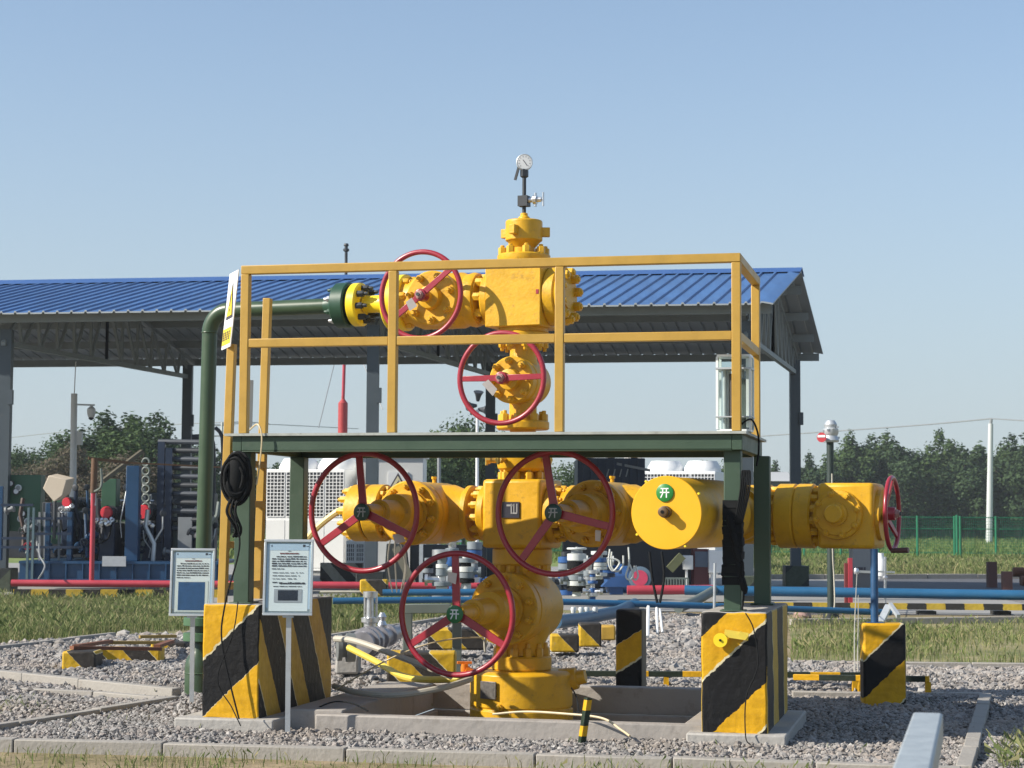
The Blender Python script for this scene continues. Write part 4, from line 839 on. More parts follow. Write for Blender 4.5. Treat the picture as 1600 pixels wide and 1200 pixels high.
m = MB(); m.prism([S(AL, BM - .45, ZR - .075), S(AL, BM, ZR + .075), S(AL, BM + .45, ZR - .075), S(AL, BM, ZR + .045)], uS * (-AL + .02)); m.build('ridge_cap', paint('ridge_blue', (.035, .10, .28), .45, .1, 2), shed)
for b_ in (.1, 1.4, 2.8, 4.4):
    for s_ in (0, 1):
        bb_ = b_ if not s_ else BW - b_; z = ZE + (.06 if not s_ else -.02) + (ZR - ZE - (.06 if not s_ else -.02)) * (b_ / BM) - .145
        m = MB(); m.bar(S(AL + .1, bb_, z), S(-.08, bb_, z), .07, .18); m.build('purlin', TRUSS, shed)
for a in (-.62, -8.05, -15.85, -23.6, -31.3, -39.0):
    ZB_ = 5.12
    for b_ in (.55, BW - .55):
        m = MB(); c = S(a, b_)
        m.bar(c + V((0, 0, .49)), c + V((0, 0, ZE - .25)), .22, .012, (0, 1, 0)); m.bar(c + V((0, -.10, .49)), c + V((0, -.10, ZE - .25)), .24, .014, (0, 1, 0)); m.bar(c + V((0, .10, .49)), c + V((0, .10, ZE - .25)), .24, .014, (0, 1, 0))
        m.bar(c + V((0, 0, .49)), c + V((0, 0, ZE - .25)), .24, .19, (0, 1, 0))
        m.bar(c + V((.13, -.1, 3.85)), c + V((.13, -.1, 4.15)), .10, .12, (0, 1, 0))
        o = m.build('column', COLM, shed)
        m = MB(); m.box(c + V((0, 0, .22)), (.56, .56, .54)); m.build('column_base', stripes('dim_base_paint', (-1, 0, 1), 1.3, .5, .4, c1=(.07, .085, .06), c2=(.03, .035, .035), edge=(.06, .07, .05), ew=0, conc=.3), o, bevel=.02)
    m = MB()
    m.bar(S(a, .4, ZB_), S(a, BW - .4, ZB_), .10, .10)
    for s_ in (0, 1):
        e = S(a, .2 if not s_ else BW - .2, ZE - .13 + (-.04 if s_ else 0)); r_ = S(a, BM, ZR - .25); m.bar(e, r_, .10, .10); c0_ = S(a, .4 if not s_ else BW - .4, ZB_); mid = S(a, BM, ZB_)
        n = 6
        for i in range(n):
            f0, f1 = i / n, (i + 1) / n; m.bar(c0_ + (mid - c0_) * f0, e + (r_ - e) * f1, .06, .06); m.bar(c0_ + (mid - c0_) * f1, e + (r_ - e) * f1, .06, .06)
    m.build('truss', TRUSS, shed)
# ------------------------------------------------------------------ generic small builders for the far yard
def dpt(px, py, Y): return at(px, py, Y)
def scl(Y): return Y / F
# striped sleepers under the pipes
SLP = stripes('sleeper_bands', (1, 0, 0), .62, .5, .2, ew=0, rag=.05, c1=(.50, .36, .05), c2=(.035, .035, .033), conc=.5); SLPD = stripes('sleeper_diagonal', (1, 0, 1.1), 1.1, .45, .1, ew=0, rag=.05, c1=(.42, .28, .04), c2=(.035, .035, .033), conc=.6)
def sleeper(px0, px1, py0, py1, Y, label, mat=None, dep=.3, name='pipe_sleeper', cat='sleeper'):
    a, c = at(px0, py1, Y), at(px1, py0, Y); m = MB(); m.bb((a.x, Y, max(-.05, a.z - .05)), (c.x, Y + dep, c.z)); return tag(m.build(name, mat or SLP, None, bevel=.02), label, cat)
lp = thing('pipe_rack', 'low yellow and black striped channel rack under the red pipe at left', 'pipe rack', gy(170, 34.5))
a, c = at(22, 925, 34.6), at(345, 926, 34.6); m = MB(); m.bar(a, c, .12, .10); m.bar(a - V((0, 0, .02)) - V((0, .065, 0)), c - V((0, 0, .02)) - V((0, .065, 0)), .008, .13); m.build('channel', SLP, lp)
for px in (50, 72, 135, 212, 300): p = at(px, 927, 34.6); m = MB(); m.bb((p.x - .16, 34.45, -.05), (p.x + .16, 34.8, p.z - .05)); m.build('block', SLPD, lp, bevel=.01)
def pipe(pts, r, mat, label, name='pipe', cat='pipe', n=14): m = MB(); m.tube(pts, r, n); return tag(m.build(name, mat), label, cat)
pipe([at(18, 911, 34.3), at(360, 913, 34.3), at(770, 916, 34.3)], .062, REDP, 'long red pipe lying low across the yard at left')
pipe([at(500, 925, 33.2), at(770, 924, 33.2)], .022, HOSEW, 'thin pale pipe under the red pipe beside the white chiller')
pipe([at(980, 922, 35.2), at(1118, 921, 35.2)], .085, REDP, 'short thick red pipe section left of the right green legs')
pipe([at(1070, 922, 33), at(1600, 930, 32), at(1760, 933, 31.5)], .085, BLUEP, 'long blue pipe with striped rack below on the right')
pipe([at(1060, 950, 30.5), at(1085, 940, 31.5), at(1118, 921, 33)], .08, GREYP, 'grey pipe section bending up to the blue pipe')
pipe([at(520, 939, 26.5), at(700, 937, 26.7), at(905, 941, 27), at(1143, 948, 27.5), at(1250, 952, 28), at(1392, 957, 28.3)], .046, BLUEP, 'thin blue pipe running across behind the wellhead')
pipe([at(598, 926, 28.5), at(770, 925, 28.5)], .050, BLUEP, 'short blue pipe just behind the thin blue pipe at centre left')
pipe([at(868, 972, 24), at(905, 968, 25), at(965, 956, 26.5), at(992, 944, 27.5)], .085, paint('grey_blue_pipe', (.04, .10, .17), .45, .2, 4), 'thick grey blue manifold pipe right of the wellhead')
rk = thing('pipe_rack', 'low yellow and black striped channel rack under the blue pipe at right', 'pipe rack', gy(1400, 32))
a, c = at(1100, 945, 32.2), at(1760, 950, 31.7); m = MB(); m.bar(a, c, .14, .10); m.build('channel', SLP, rk)
for px in (1215, 1330, 1450, 1567, 1690): p = at(px, 950, 31.9); m = MB(); m.bb((p.x - .14, p.y + .0, -.05), (p.x + .14, p.y + .3, p.z - .05)); m.build('block', SLPD, rk, bevel=.01)
# small striped blocks and steel sleepers near the pit
SL2 = stripes('block_diagonal', (1.0, 0, 1.0), .52, .5, .25, ew=.008, rag=.02, c1=(.58, .36, .02), c2=(.04, .035, .03), conc=.5)
sleeper(96, 150, 1018, 1049, 19.0, 'small striped concrete block alone on the gravel at left', SL2, .34, 'striped_block', 'concrete block')
sleeper(152, 250, 1013, 1037, 20.2, 'long striped concrete sleeper carrying rusty angle bars at left', SL2, .3)
sleeper(235, 290, 1004, 1024, 22.0, 'striped concrete sleeper beside the green pipe clamps', SL2, .3)
ang = thing('angle_iron_stand', 'rusty angle iron frame lying on the striped sleepers at left', 'steel frame', gy(180, 20))
for (xa, ya, Ya), (xb, yb, Yb) in (((112, 1012, 19.2), (250, 1014, 20)), ((170, 1004, 21.4), (268, 1004, 21.6)), ((218, 995, 22.6), (275, 994, 22.8)), ((118, 1010, 19.3), (172, 1002, 21.4)), ((245, 1010, 20.3), (268, 1002, 21.7))):
    m = MB(); m.bar(at(xa, ya, Ya), at(xb, yb, Yb), .07, .035); m.build('angle_bar', RUST if ya > 1005 else paint('rusty_yellow', (.30, .20, .05), .6, .3, 9), ang)
sleeper(604, 712, 1020, 1066, 17.3, 'yellow and black striped block beside the lowest red wheel', SL2, .35, 'striped_block', 'concrete block')
sleeper(668, 760, 983, 1008, 20.5, 'yellow and black striped block behind the lowest red wheel', SL2, .35, 'striped_block', 'concrete block')
sleeper(860, 905, 992, 1012, 21.0, 'low striped block right of the bottom valve', SL2, .3, 'striped_block', 'concrete block')
sleeper(905, 940, 974, 1004, 22.0, 'square striped block between the bottom valve and the black post', SL2, .35, 'striped_block', 'concrete block')
sleeper(938, 962, 978, 994, 22.6, 'ochre faced block just left of the black banded post', paint('ochre_block', (.50, .30, .04), .7, .3, 6), .3, 'painted_block', 'concrete block')
sleeper(524, 560, 1025, 1045, 18.0, 'bare pale concrete block under the valve left of the red wheel', CONC, .35, 'concrete_block', 'concrete block')
sleeper(562, 605, 906, 926, 30.0, 'wedge painted yellow block on the blue pipes behind the left red wheel', SL2, .35, 'striped_block', 'concrete block')
# grey square tube support frame
fs_ = thing('support_frame', 'grey green square tube frame behind the lowest red wheel', 'frame', gy(670, 17.8))
for nm, a, c in (('upright', (637, 1055), (637, 945)), ('upright', (714, 1062), (714, 962)), ('crossbar', (630, 950), (705, 950))):
    m = MB(); p, q = at(*a, 17.9), at(*c, 17.9 if nm == 'upright' else 17.85); q.y = p.y = 17.9 if nm == 'upright' else 17.75; m.bar(p, q, .085, .085, (0, 1, 0) if nm == 'upright' else (0, 0, 1)); m.build(nm, GREYP, fs_, bevel=.006)
# silver instrument valve on the ribbed flow line
fl = thing('flow_line', 'grey flanged flow line with a bare metal valve left of the red wheel', 'pipe', gy(590, 18.4))
m = MB(); p, q = at(566, 1006, 18.2), at(632, 984, 20.0); d = (q - p).normalized(); m.lathe(p, d, [(0, .11), (.10, .11), (.102, .14), (.16, .14), (.162, .10), (.22, .10), (.222, .15), (.30, .15), (.302, .09), (.6, .09), (.602, .12), (.68, .12), (.682, .08), (1.0, .08), (1.002, .11), (1.1, .11), (1.102, .07), (1.9, .07)], 24); m.build('ribbed_pipe', paint('zinc_pipe', (.34, .33, .35), .4, .25, 8, metal=.5), fl)
m = MB(); p = at(578, 990, 18.5); m.lathe(p, Z_, [(0, .06), (.10, .06), (.11, .085), (.15, .085), (.16, .04), (.34, .035), (.345, .07), (.40, .07)], 16); m.cyl(p + V((-.05, 0, .12)), p + V((-.05, 0, .40)), .012); m.cyl(p + V((.06, 0, .12)), p + V((.06, 0, .40)), .012); m.build('valve', CHROME, fl)
m = MB(); p = at(597, 986, 18.9); m.lathe(p, Z_, [(0, .03), (.06, .05), (.10, .03), (.14, .045), (.18, .02)], 12); m.build('small_valve', CHROME, fl)
m = MB(); p = at(527, 1012, 17.6); m.lathe(p, V((1, .2, 0)), [(0, .12), (.04, .12), (.042, .09), (.08, .09), (.082, .13), (.16, .13)], 20); tag(m.build('flange', paint('dull_metal', (.20, .21, .2), .5, .3, 9, metal=.4)), 'grey pipe flange end behind the left striped block', 'flange')
# ------------------------------------------------------------------ equipment skid at far left under the shed
Yk = 38.0
def K(px, py, Y=Yk): return at(px, py, Y)
sk = thing('equipment_skid', 'dark blue steel skid base with blue posts under the shed at left', 'skid', gy(180, Yk))
m = MB(); a, c = K(30, 906), K(345, 878); m.bb((a.x, Yk, a.z), (c.x, Yk + .15, c.z)); m.bb((a.x, Yk - .06, c.z - .05), (c.x, Yk + 3.2, c.z)); m.bb((a.x, Yk - .06, a.z - .03), (c.x, Yk - .001, a.z + .03))
for px in range(52, 340, 26): p = K(px, 892); m.bb((p.x - .012, Yk - .06, a.z + .031), (p.x + .012, Yk - .001, c.z - .051))
m.build('base_frame', BLUE, sk)
for px, py in ((209, 728), (77, 786), (111, 800), (3, 760)):
    m = MB(); p = K(px, py, Yk + .3); w_ = .26 if px > 200 else .10; m.bb((p.x - w_ / 2, Yk + .2, c.z), (p.x + w_ / 2, Yk + .2 + w_, p.z)); m.build('post', BLUE, sk, bevel=.01)
for a_, c_ in (((2, 789), (52, 789)), ((46, 810), (112, 810)), ((2, 841), (45, 841)), ((2, 855), (130, 855)), ((50, 834), (112, 834))):
    m = MB(); m.bar(K(*a_, Yk + .1), K(*c_, Yk + .1), .05, .05); m.build('handrail', DARKB, sk)
for px in (44, 52): m = MB(); m.bar(K(px - 2, 905, Yk - .2), K(px + 1, 793, Yk - .2), .045, .045); m.build('rail_post', paint('slate_post', (.08, .13, .15), .5, .2, 4), sk)
for px in (62, 70, 92): m = MB(); m.bar(K(px, 880, Yk + .6), K(px, 800, Yk + .6), .04, .04); m.build('conduit', GREY, sk)
def motor(px, py, rr, Y, label, length=1.1, red=True):
    c = K(px, py, Y); t = thing('pump_motor', label, 'pump', V((c.x, c.y, c.z - 1.1))); d = V((.18, 1, 0)).normalized()
    m = MB(); prof = [(0.02, rr * .9)]
    for i in range(10): prof += [(.06 + i * .1, rr * 1.15), (.10 + i * .1, rr * 1.15), (.101 + i * .1, rr), (.159 + i * .1, rr)]
    m.lathe(c, d, prof, 20); m.build('motor_casing', DARK, t)
    m = MB(); m.lathe(c - d * .03, d, [(0, rr * .85), (.03, rr), (.06, rr)], 28); m.build('end_cover', paint('red_cover', (.50, .025, .04), .4, .12, 5) if red else DARKB, t)
    m = MB(); m.bb((c.x - rr * 1.3, c.y + .1, c.z - 1.05), (c.x + rr * 1.3, c.y + 1.0, c.z - rr * 1.6)); m.build('pump_body', DARKB, t, bevel=.03)
    m = MB()
    for i in range(7): p = c + V((rr * (-1.2 + .4 * i), -.02, -rr * 1.75 + random.uniform(-.04, .08))); m.lathe(p, V((random.uniform(-.4, .4), -1, random.uniform(-.3, .6))), [(0, .03), (.05, .05), (.08, .05), (.09, .03), (.14, .03)], 8, mi=0)
    m.tube(spline([c + V((-rr, -.05, -.3)), c + V((-rr * .3, -.2, -.55)), c + V((rr * .6, -.1, -.5)), c + V((rr, -.05, -.2))]), .02, 6, mi=1); m.build('fittings', [CHROME, BLACK], t)
    return t
motor(166, 801, .125, Yk + .5, 'pump motor with round red end cover left of the thick blue post'); motor(224, 800, .15, Yk + .9, 'pump motor with round red end cover right of the thick blue post'); motor(104, 785, .10, Yk + .7, 'pump motor with red end cover below the beige box')
# heat exchanger stack
hx = thing('heat_exchanger', 'dark blue stack of horizontal tubes beside the green discharge pipe', 'heat exchanger', gy(280, Yk + 1))
for px, py in ((252, 690), (264, 700)): m = MB(); p = K(px, py, Yk + 1); m.bb((p.x - .07, Yk + 1, .3), (p.x + .07, Yk + 1.15, p.z)); m.build('upright', DARKB, hx)
for k in range(11):
    y = 690 + 13.5 * k; a, c = K(248, y, Yk + 1.2), K(318, y + 1, Yk + 1.0); m = MB(); m.tube([a, c], .055, 10); m.build('tube', DARK if k % 2 else paint('slate_tube', (.045, .055, .07), .5, .2, 4), hx)
for k in range(8): m = MB(); c = K(228, 722 + 14 * k, Yk + .9); m.torus(c, V((.2, 1, 0)), .075, .022, 20, 8); m.build('return_bend', GREYP, hx)
m = MB(); a, c = K(240, 898, Yk + 1.3), K(330, 806, Yk + 1.3); m.bb((a.x, Yk + 1.3, a.z), (c.x, Yk + 2.2, c.z)); m.build('housing', paint('dark_slate_housing', (.02, .03, .045), .5, .3, 2), hx, bevel=.02)
hose('duct', [K(300, 683, 41), K(322, 683, 41), K(331, 690, 41), K(333, 720, 41), K(333, 790, 41)], .06, DARK, 'dark bent duct right of the heat exchanger', 'duct', 10)
hose('duct', [K(336, 668, 40), K(345, 678, 40), K(348, 700, 40), K(347, 800, 40), K(346, 900, 40)], .04, DARK, 'thin dark pipe behind the yellow ladder', 'duct', 8)
m = MB(); a, c = K(277, 880, 39), K(300, 808, 39); m.bb((a.x, 39, a.z), (c.x, 39.1, c.z)); a, c = K(313, 848, 39.2), K(331, 805, 39.2); m.bb((a.x, 39.2, a.z), (c.x, 39.3, c.z)); tag(m.build('switch_boxes', GREY), 'plain grey panels either side of the green pipe', 'panel')
# green instrument cabinets
for i, (q, lab) in enumerate((((10, 742, 64, 830), 'pale green instrument cabinet at the far left skid'), ((80, 778, 122, 850), 'green instrument cabinet under the beige box'), ((158, 748, 182, 795), 'dark green box above a red motor cover'))):
    a, c = K(q[0], q[3], Yk + 1.8 - .5 * i), K(q[2], q[1], Yk + 1.8 - .5 * i); t = thing('instrument_cabinet', lab, 'cabinet', V(((a.x + c.x) / 2, a.y, a.z)))
    m = MB(); m.bb((a.x, a.y, a.z), (c.x, a.y + .4, c.z)); m.build('casing', PANEL, t, bevel=.01)
    if i < 2:
        for k in range(7 if i == 0 else 3):
            p = V((a.x + (c.x - a.x) * random.uniform(.1, .9), a.y - .03, a.z + (c.z - a.z) * random.uniform(.15, .85))); m = MB(); m.lathe(p, V((0, -1, 0)), [(0, .07), (.05, .07), (.052, .055)], 16); g_ = m.build('gauge', DARK if k % 2 else STEEL, t); m = MB(); m.lathe(p + V((0, -.05, 0)), V((0, -1, 0)), [(0, .05), (.004, .05)], 14); m.build('dial', WHITE if k % 2 else GREY, g_)
m = MB(); a = K(70, 790, Yk - .4); Q = [(82, 743), (106, 741), (101, 752), (79, 750)]; Y0 = Yk - .3
F1 = [K(76, 743, Y0), K(104, 750, Y0), K(97, 774, Y0), K(84, 784, Y0), K(67, 763, Y0)]; m.prism(F1, V((.05, .5, .05))); q_ = K(86, 782, Y0 + .25); m.cyl(V((q_.x, q_.y, q_.z - .75)), q_ + Z_ * .05, .035, n=8, mi=1); tag(m.build('tilted_box', [BEIGE, DARK], bevel=.01), 'tilted beige box with dark underside above the skid rail at far left', 'box')
hyd = thing('standpipe', 'red and rust brown standpipe with side arm rising from the red pipe at left', 'pipe', gy(145, 34.5))
m = MB(); m.tube([at(143, 912, 34.35), at(146, 768, 34.35)], .045, 12); m.build('riser', REDP, hyd); m = MB(); m.tube([at(146, 790, 34.36), at(146, 768, 34.36)], .05, 10); m.build('collar', STEEL, hyd)
m = MB(); m.tube([at(146, 770, 34.35), at(148, 716, 34.35)], .06, 12); m.bar(at(138, 716, 34.35), at(200, 723, 34.6), .06, .05); m.bar(at(200, 723, 34.6), at(345, 730, 35), .035, .03); m.build('brown_arm', paint('rust_brown', (.11, .055, .025), .6, .3, 8), hyd)
m = MB(); m.bar(at(160, 752, 36), at(222, 705, 36.6), .09, .07); tag(m.build('brace', paint('olive_brown_brace', (.09, .08, .055), .6, .3, 5)), 'brown diagonal brace leaning to the heat exchanger at left', 'brace')
hose('hose', [at(158, 732, 34.2), at(159, 750, 34.2), at(157, 762, 34.2), at(148, 768, 34.3)], .022, GREYP, 'grey curved hose on the standpipe at left', 'hose', 8)
hose('hose', [at(60, 905, 34), at(70, 885, 34.2), at(62, 868, 36), at(61, 850, 37)], .016, GREY, 'thin grey hose hanging to the red pipe at far left', 'hose', 6)
m = MB(); a, c = K(160, 880, Yk - .1), K(197, 874, Yk - .1); m.bb((a.x, Yk - .12, a.z - .06), (c.x, Yk - .08, c.z + .06)); tag(m.build('name_plate', paint('dusty_white_plate', (.34, .36, .38), .6, .2, 6)), 'long pale name plate on the skid left of the thick blue post', 'plate')

# tangle of small tubing, gauges and valves standing on the skid
random.seed(91)
for i in range(34):
    px = random.uniform(14, 340); Y = Yk + random.uniform(.3, 2.2); y0 = random.uniform(838, 878); h_ = random.uniform(25, 95); pts = [K(px, y0, Y)]
    for k in range(3): q = pts[-1]; pts.append(q + V((random.uniform(-.22, .22) if k % 2 else random.uniform(-.04, .04), random.uniform(-.1, .1), h_ / 3 * Y / F)))
    m = MB(); m.tube(pts, random.choice((.012, .018, .03, .045)), 7); m.build('tubing', random.choice((DARK, GREY, BLUE, DARKB, STEEL, BROWN, GREYP)), sk)
    if i % 2 == 0:
        m = MB(); m.lathe(pts[-1] + V((0, -.02, .04)), V((random.uniform(-.5, .5), -1, 0)), [(0, .03), (.01, .065), (.05, .065), (.055, .05)], 14); m.build('gauge', random.choice((GREY, DARK, DARK, STEEL)), sk)
    if i % 3 == 0:
        p = pts[1]; m = MB(); m.lathe(p - Z_ * .08, Z_, [(0, .05), (.03, .07), (.05, .07), (.06, .04), (.10, .04), (.11, .07), (.13, .07), (.16, .05)], 12); m.torus(p + V((0, -.14, 0)), V((0, 1, 0)), .07, .012, 16, 6); m.cyl(p, p + V((0, -.15, 0)), .014, n=6); m.build('valve', random.choice((DARKB, GREY, DARK, RED, GREYP)), sk)
for i in range(9):
    px = random.uniform(20, 330); y0 = random.uniform(800, 870); Y = Yk + random.uniform(.6, 2.4); w_ = random.uniform(.15, .45); p = K(px, y0, Y); m = MB(); m.bb((p.x - w_ / 2, Y, p.z - random.uniform(.2, .5)), (p.x + w_ / 2, Y + .3, p.z + random.uniform(.1, .3))); m.build('junction_box', random.choice((DARK, DARKB, GREYP, PANEL, GREY)), sk, bevel=.01)
for i in range(6): z_ = random.uniform(770, 860); m = MB(); a = random.uniform(10, 200); m.tube([K(a, z_, Yk + 1.5), K(a + random.uniform(40, 130), z_ + random.uniform(-3, 3), Yk + 1.2)], random.choice((.02, .035)), 8); m.build('conduit', random.choice((DARK, BLUE, GREY)), sk)

for q, dy in (((128, 880, 205, 792), 2.6), ((214, 882, 335, 770), 2.8), ((8, 872, 130, 812), 3.0)):  # dark filler boxes added at the back of the skid to close gaps
    a, c = K(q[0], q[1], Yk + dy), K(q[2], q[3], Yk + dy); m = MB(); m.bb((a.x, Yk + dy, a.z), (c.x, Yk + dy + .5, c.z)); m.build('dark_backing_box', DARK, sk, bevel=.03)
for i in range(26):
    px = random.uniform(20, 335); Y = Yk + random.uniform(.2, 1.6); y0 = random.uniform(790, 872); p = K(px, y0, Y); m = MB(); d_ = V((random.uniform(-1, 1), random.uniform(-.3, .3), random.uniform(-.6, .6))).normalized()
    m.lathe(p, d_, [(0, .03), (.02, .075), (.06, .075), (.062, .045), (.16, .045), (.162, .08), (.20, .08), (.22, .03)], 12); m.build('fitting', random.choice((DARK, DARKB, GREYP, GREY, BLUE, DARK)), sk)
# ------------------------------------------------------------------ white chillers and cabinets in the yard
def chiller(px0, px1, py0, py1, Y, n, label, hoods, dep=2.0, lower=True, rz=R(-16)):
    a, c = at(px0, py1, Y), at(px1, py0, Y); w_ = (c.x - a.x) / math.cos(rz) * .97; H_ = c.z; zg = H_ - min(1.32, H_ * .55)
    t = thing('chiller', label, 'chiller', V((a.x, Y, 0)), rz)
    def lm(): return MB(False)
    m = lm(); m.bb((0, 0, .10), (w_, dep, H_)); m.build('casing', WHITE, t, bevel=.015)
    m = lm(); m.bb((-.05, .05, -.05), (w_ + .05, dep, .10)); m.build('base', GREY, t)
    pw = w_ / n
    for i in range(n):
        x0 = pw * i + .03; x1 = pw * (i + 1) - .03; m = lm(); m.quad((x0, -.004, zg), (x1, -.004, zg), (x1, -.004, H_ - .08), (x0, -.004, H_ - .08), 0)
        k = max(4, int((x1 - x0) / .095)); r_ = max(4, int((H_ - .08 - zg) / .095))
        for j in range(k + 1): x = x0 + (x1 - x0) * j / k; m.bb((x - .010, -.02, zg), (x + .010, -.006, H_ - .08), 1)
        for j in range(r_ + 1): z = zg + (H_ - .08 - zg) * j / r_; m.bb((x0, -.024, z - .010), (x1, -.0205, z + .010), 1)
        m.build('grille', [DARK, WHITE], t)
        m = lm(); m.bb((x0 - .02, -.012, .18), (x1 + .02, -.001, zg - .10)); m.build('panel', paint('panel_white', (.66, .67, .66), .45, .05, 2), t, bevel=.006)
    for i in range(hoods):
        cx = w_ * (i + .5) / hoods; r_ = w_ / hoods * .49; m = lm(); m.lathe((cx, dep / 2, H_ + .001), Z_, [(0, r_), (.06, r_), (.14, r_ * .97), (.22, r_ * .88), (.30, r_ * .80), (.32, r_ * .78)], 32); m.build('fan_hood', WHITE, t)
    return t
chiller(414, 546, 734, 905, 54, 4, 'white chiller with four dark grilles and two fan hoods behind the left wheel', 2)
chiller(1000, 1118, 737, 870, 56, 3, 'white chiller with fan hoods seen above the round yellow actuator cap', 2)
chiller(540, 572, 845, 900, 51, 2, 'low white louvred unit below the left red wheel', 1, .8)
cb = thing('white_cabin', 'grey white equipment cabin with a lightning warning sign behind the left valve', 'cabin', gy(600, 53))
a, c = at(556, 905, 53), at(662, 714, 53); m = MB(); m.bb((a.x, 53, .15), (c.x, 55, c.z)); m.build('walls', WHITEG, cb, bevel=.02)
m = MB(); m.bb((a.x - .06, 52.93, c.z), (c.x + .06, 55.06, c.z + .06)); m.build('roof', WHITE, cb)
m = MB(); x = at(588, 800, 53).x; m.bb((x - .01, 52.985, .2), (x + .01, 52.999, c.z - .05)); m.build('door_seam', GREY, cb)
m = MB(); p, q = at(606, 768, 52.9), at(637, 737, 52.9); m.bb((p.x, 52.96, p.z), (q.x, 52.995, q.z)); ws = m.build('warning_plate', WHITE, cb)
def TRI(k, y, mi, m): cx = (p.x + q.x) / 2; cz = p.z + (q.z - p.z) * .42; r_ = (q.x - p.x) * .5 * k; m.prism([V((cx, y, cz + r_ * 1.05)), V((cx - r_ * .95, y, cz - r_ * .62)), V((cx + r_ * .95, y, cz - r_ * .62))], V((0, .002, 0)), mi)
m = MB(); TRI(1.0, 52.955, 0, m); TRI(.72, 52.951, 1, m); cx = (p.x + q.x) / 2; cz = p.z + (q.z - p.z) * .40
m.prism([V((cx + .03, 52.946, cz + .10)), V((cx - .05, 52.946, cz - .01)), V((cx + .0, 52.946, cz - .01)), V((cx - .03, 52.946, cz - .10)), V((cx + .06, 52.946, cz + .025)), V((cx + .01, 52.946, cz + .025))], V((0, .002, 0)), 0); m.build('lightning_triangle', [INK, paint('sign_pale', (.66, .60, .40), .5, .1, 5)], ws)
m = MB(); a, c = at(500, 910, 43), at(566, 880, 43); m.bb((a.x, 43, a.z), (c.x, 43.4, c.z)); tag(m.build('striped_plinth', stripes('pale_diagonal', (1, 0, .9), .55, .5, .2, c1=(.34, .32, .26), c2=(.05, .045, .04), edge=(.3, .28, .2), ew=0, conc=.3)), 'pale and black diagonal striped plinth under the white cabin', 'plinth')
# pale posts by the cabin
for (px, p0, p1, lab) in ((577, 930, 715, 'grey post standing in front of the white cabin'), (659, 900, 700, 'thin grey post right of the white cabin')): pass
m = MB(); m.bb((at(655, 860, 40).x, 40, 0), (at(661, 860, 40).x, 40.08, at(655, 850, 40).z)); tag(m.build('post', STEEL), 'thin bare metal post right of the white cabin', 'post')
# dark container and tanks in the middle yard
dc = thing('container', 'dark navy container with pipes on top behind the right red wheel', 'container', gy(930, 46))
a, c = at(902, 880, 46), at(1008, 716, 46); m = MB(); m.bb((a.x, 46, .2), (c.x, 48.4, c.z)); m.build('casing', DARKB, dc, bevel=.02)
for k in range(8): x = a.x + .15 + (c.x - a.x - .3) * k / 7; m = MB(); m.bb((x - .03, 45.95, .25), (x + .03, 45.999, c.z - .05)); m.build('rib', DARKB, dc)
m = MB(); m.bar(at(900, 712, 46.2), at(1016, 735, 45.9), .08, .06); m.bar(at(905, 705, 46.6), at(960, 716, 46.4), .10, .05); m.build('top_rail', GREY, dc)
m = MB(); a, c = at(948, 745, 45.94), at(978, 733, 45.94)
for k in range(4): x = a.x + (c.x - a.x) * k / 3; m.bar(V((x, 45.94, a.z)), V((x + .05, 45.94, c.z)), .03, .01, (0, 1, 0))
m.build('faded_lettering', GREY, dc)
m = MB(); a, c = at(980, 760, 50), at(1003, 700, 50); m.bb((a.x, 50, 0), (c.x, 51.5, c.z)); tag(m.build('white_cabinet', WHITE, bevel=.02), 'tall white cabinet left of the right chiller', 'cabinet')
m = MB(); p = at(991, 800, 49); m.cyl(V((p.x, 49, 0)), V((p.x, 49, at(991, 695, 49).z)), .09, n=12); tag(m.build('post', DARK), 'dark post in front of the tall white cabinet', 'post')
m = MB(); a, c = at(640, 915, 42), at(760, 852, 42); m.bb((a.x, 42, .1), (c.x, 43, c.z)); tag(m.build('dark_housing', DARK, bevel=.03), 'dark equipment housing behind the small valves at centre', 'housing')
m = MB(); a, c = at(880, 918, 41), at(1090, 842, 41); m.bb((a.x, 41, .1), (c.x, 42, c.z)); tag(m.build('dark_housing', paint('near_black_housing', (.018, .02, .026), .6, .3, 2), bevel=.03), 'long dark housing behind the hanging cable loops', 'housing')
m = MB(); a, c = at(600, 905, 41.5), at(640, 850, 41.5); m.prism([a, V((c.x, a.y, a.z)), V((c.x - .1, a.y, c.z)), V((a.x + .05, a.y, c.z))], V((0, .6, 0))); tag(m.build('hopper', paint('olive_grey_hopper', (.12, .12, .10), .6, .2, 3)), 'grey sloping hopper below the left red wheel', 'hopper')
m = MB(); m.bar(at(648, 920, 39.5), at(618, 855, 39.5), .16, .12, (0, 1, 0)); tag(m.build('brace', paint('khaki_brace', (.16, .15, .11), .6, .2, 4)), 'khaki diagonal brace behind the hanging thin cables', 'brace')
bc = thing('brown_cabinet', 'dark red brown cabinet with blue window behind the green legs', 'cabinet', gy(1098, 40))
a, c = at(1084, 918, 40), at(1108, 858, 40); m = MB(); m.bb((a.x, 40, a.z), (c.x, 40.6, c.z)); m.build('casing', paint('maroon_casing', (.10, .025, .03), .5, .2, 3), bc, bevel=.01)
m = MB(); a, c = at(1086, 886, 40), at(1106, 862, 40); m.bb((a.x, 39.98, a.z), (c.x, 39.999, c.z)); m.build('window', paint('slate_window', (.10, .13, .18), .3, .2, 5), bc)
for q, lab in (((1068, 890, 1083, 868), 'small white box left of the dark red cabinet'), ((1108, 895, 1134, 860), 'white box right of the dark red cabinet')):
    a, c = at(q[0], q[1], 39.8), at(q[2], q[3], 39.8); m = MB(); m.bb((a.x, 39.8, a.z), (c.x, 40.1, c.z)); m.bb((a.x + .05, 39.9, 0), (a.x + .10, 40, a.z)); tag(m.build('white_box', WHITE, bevel=.008), lab, 'box')
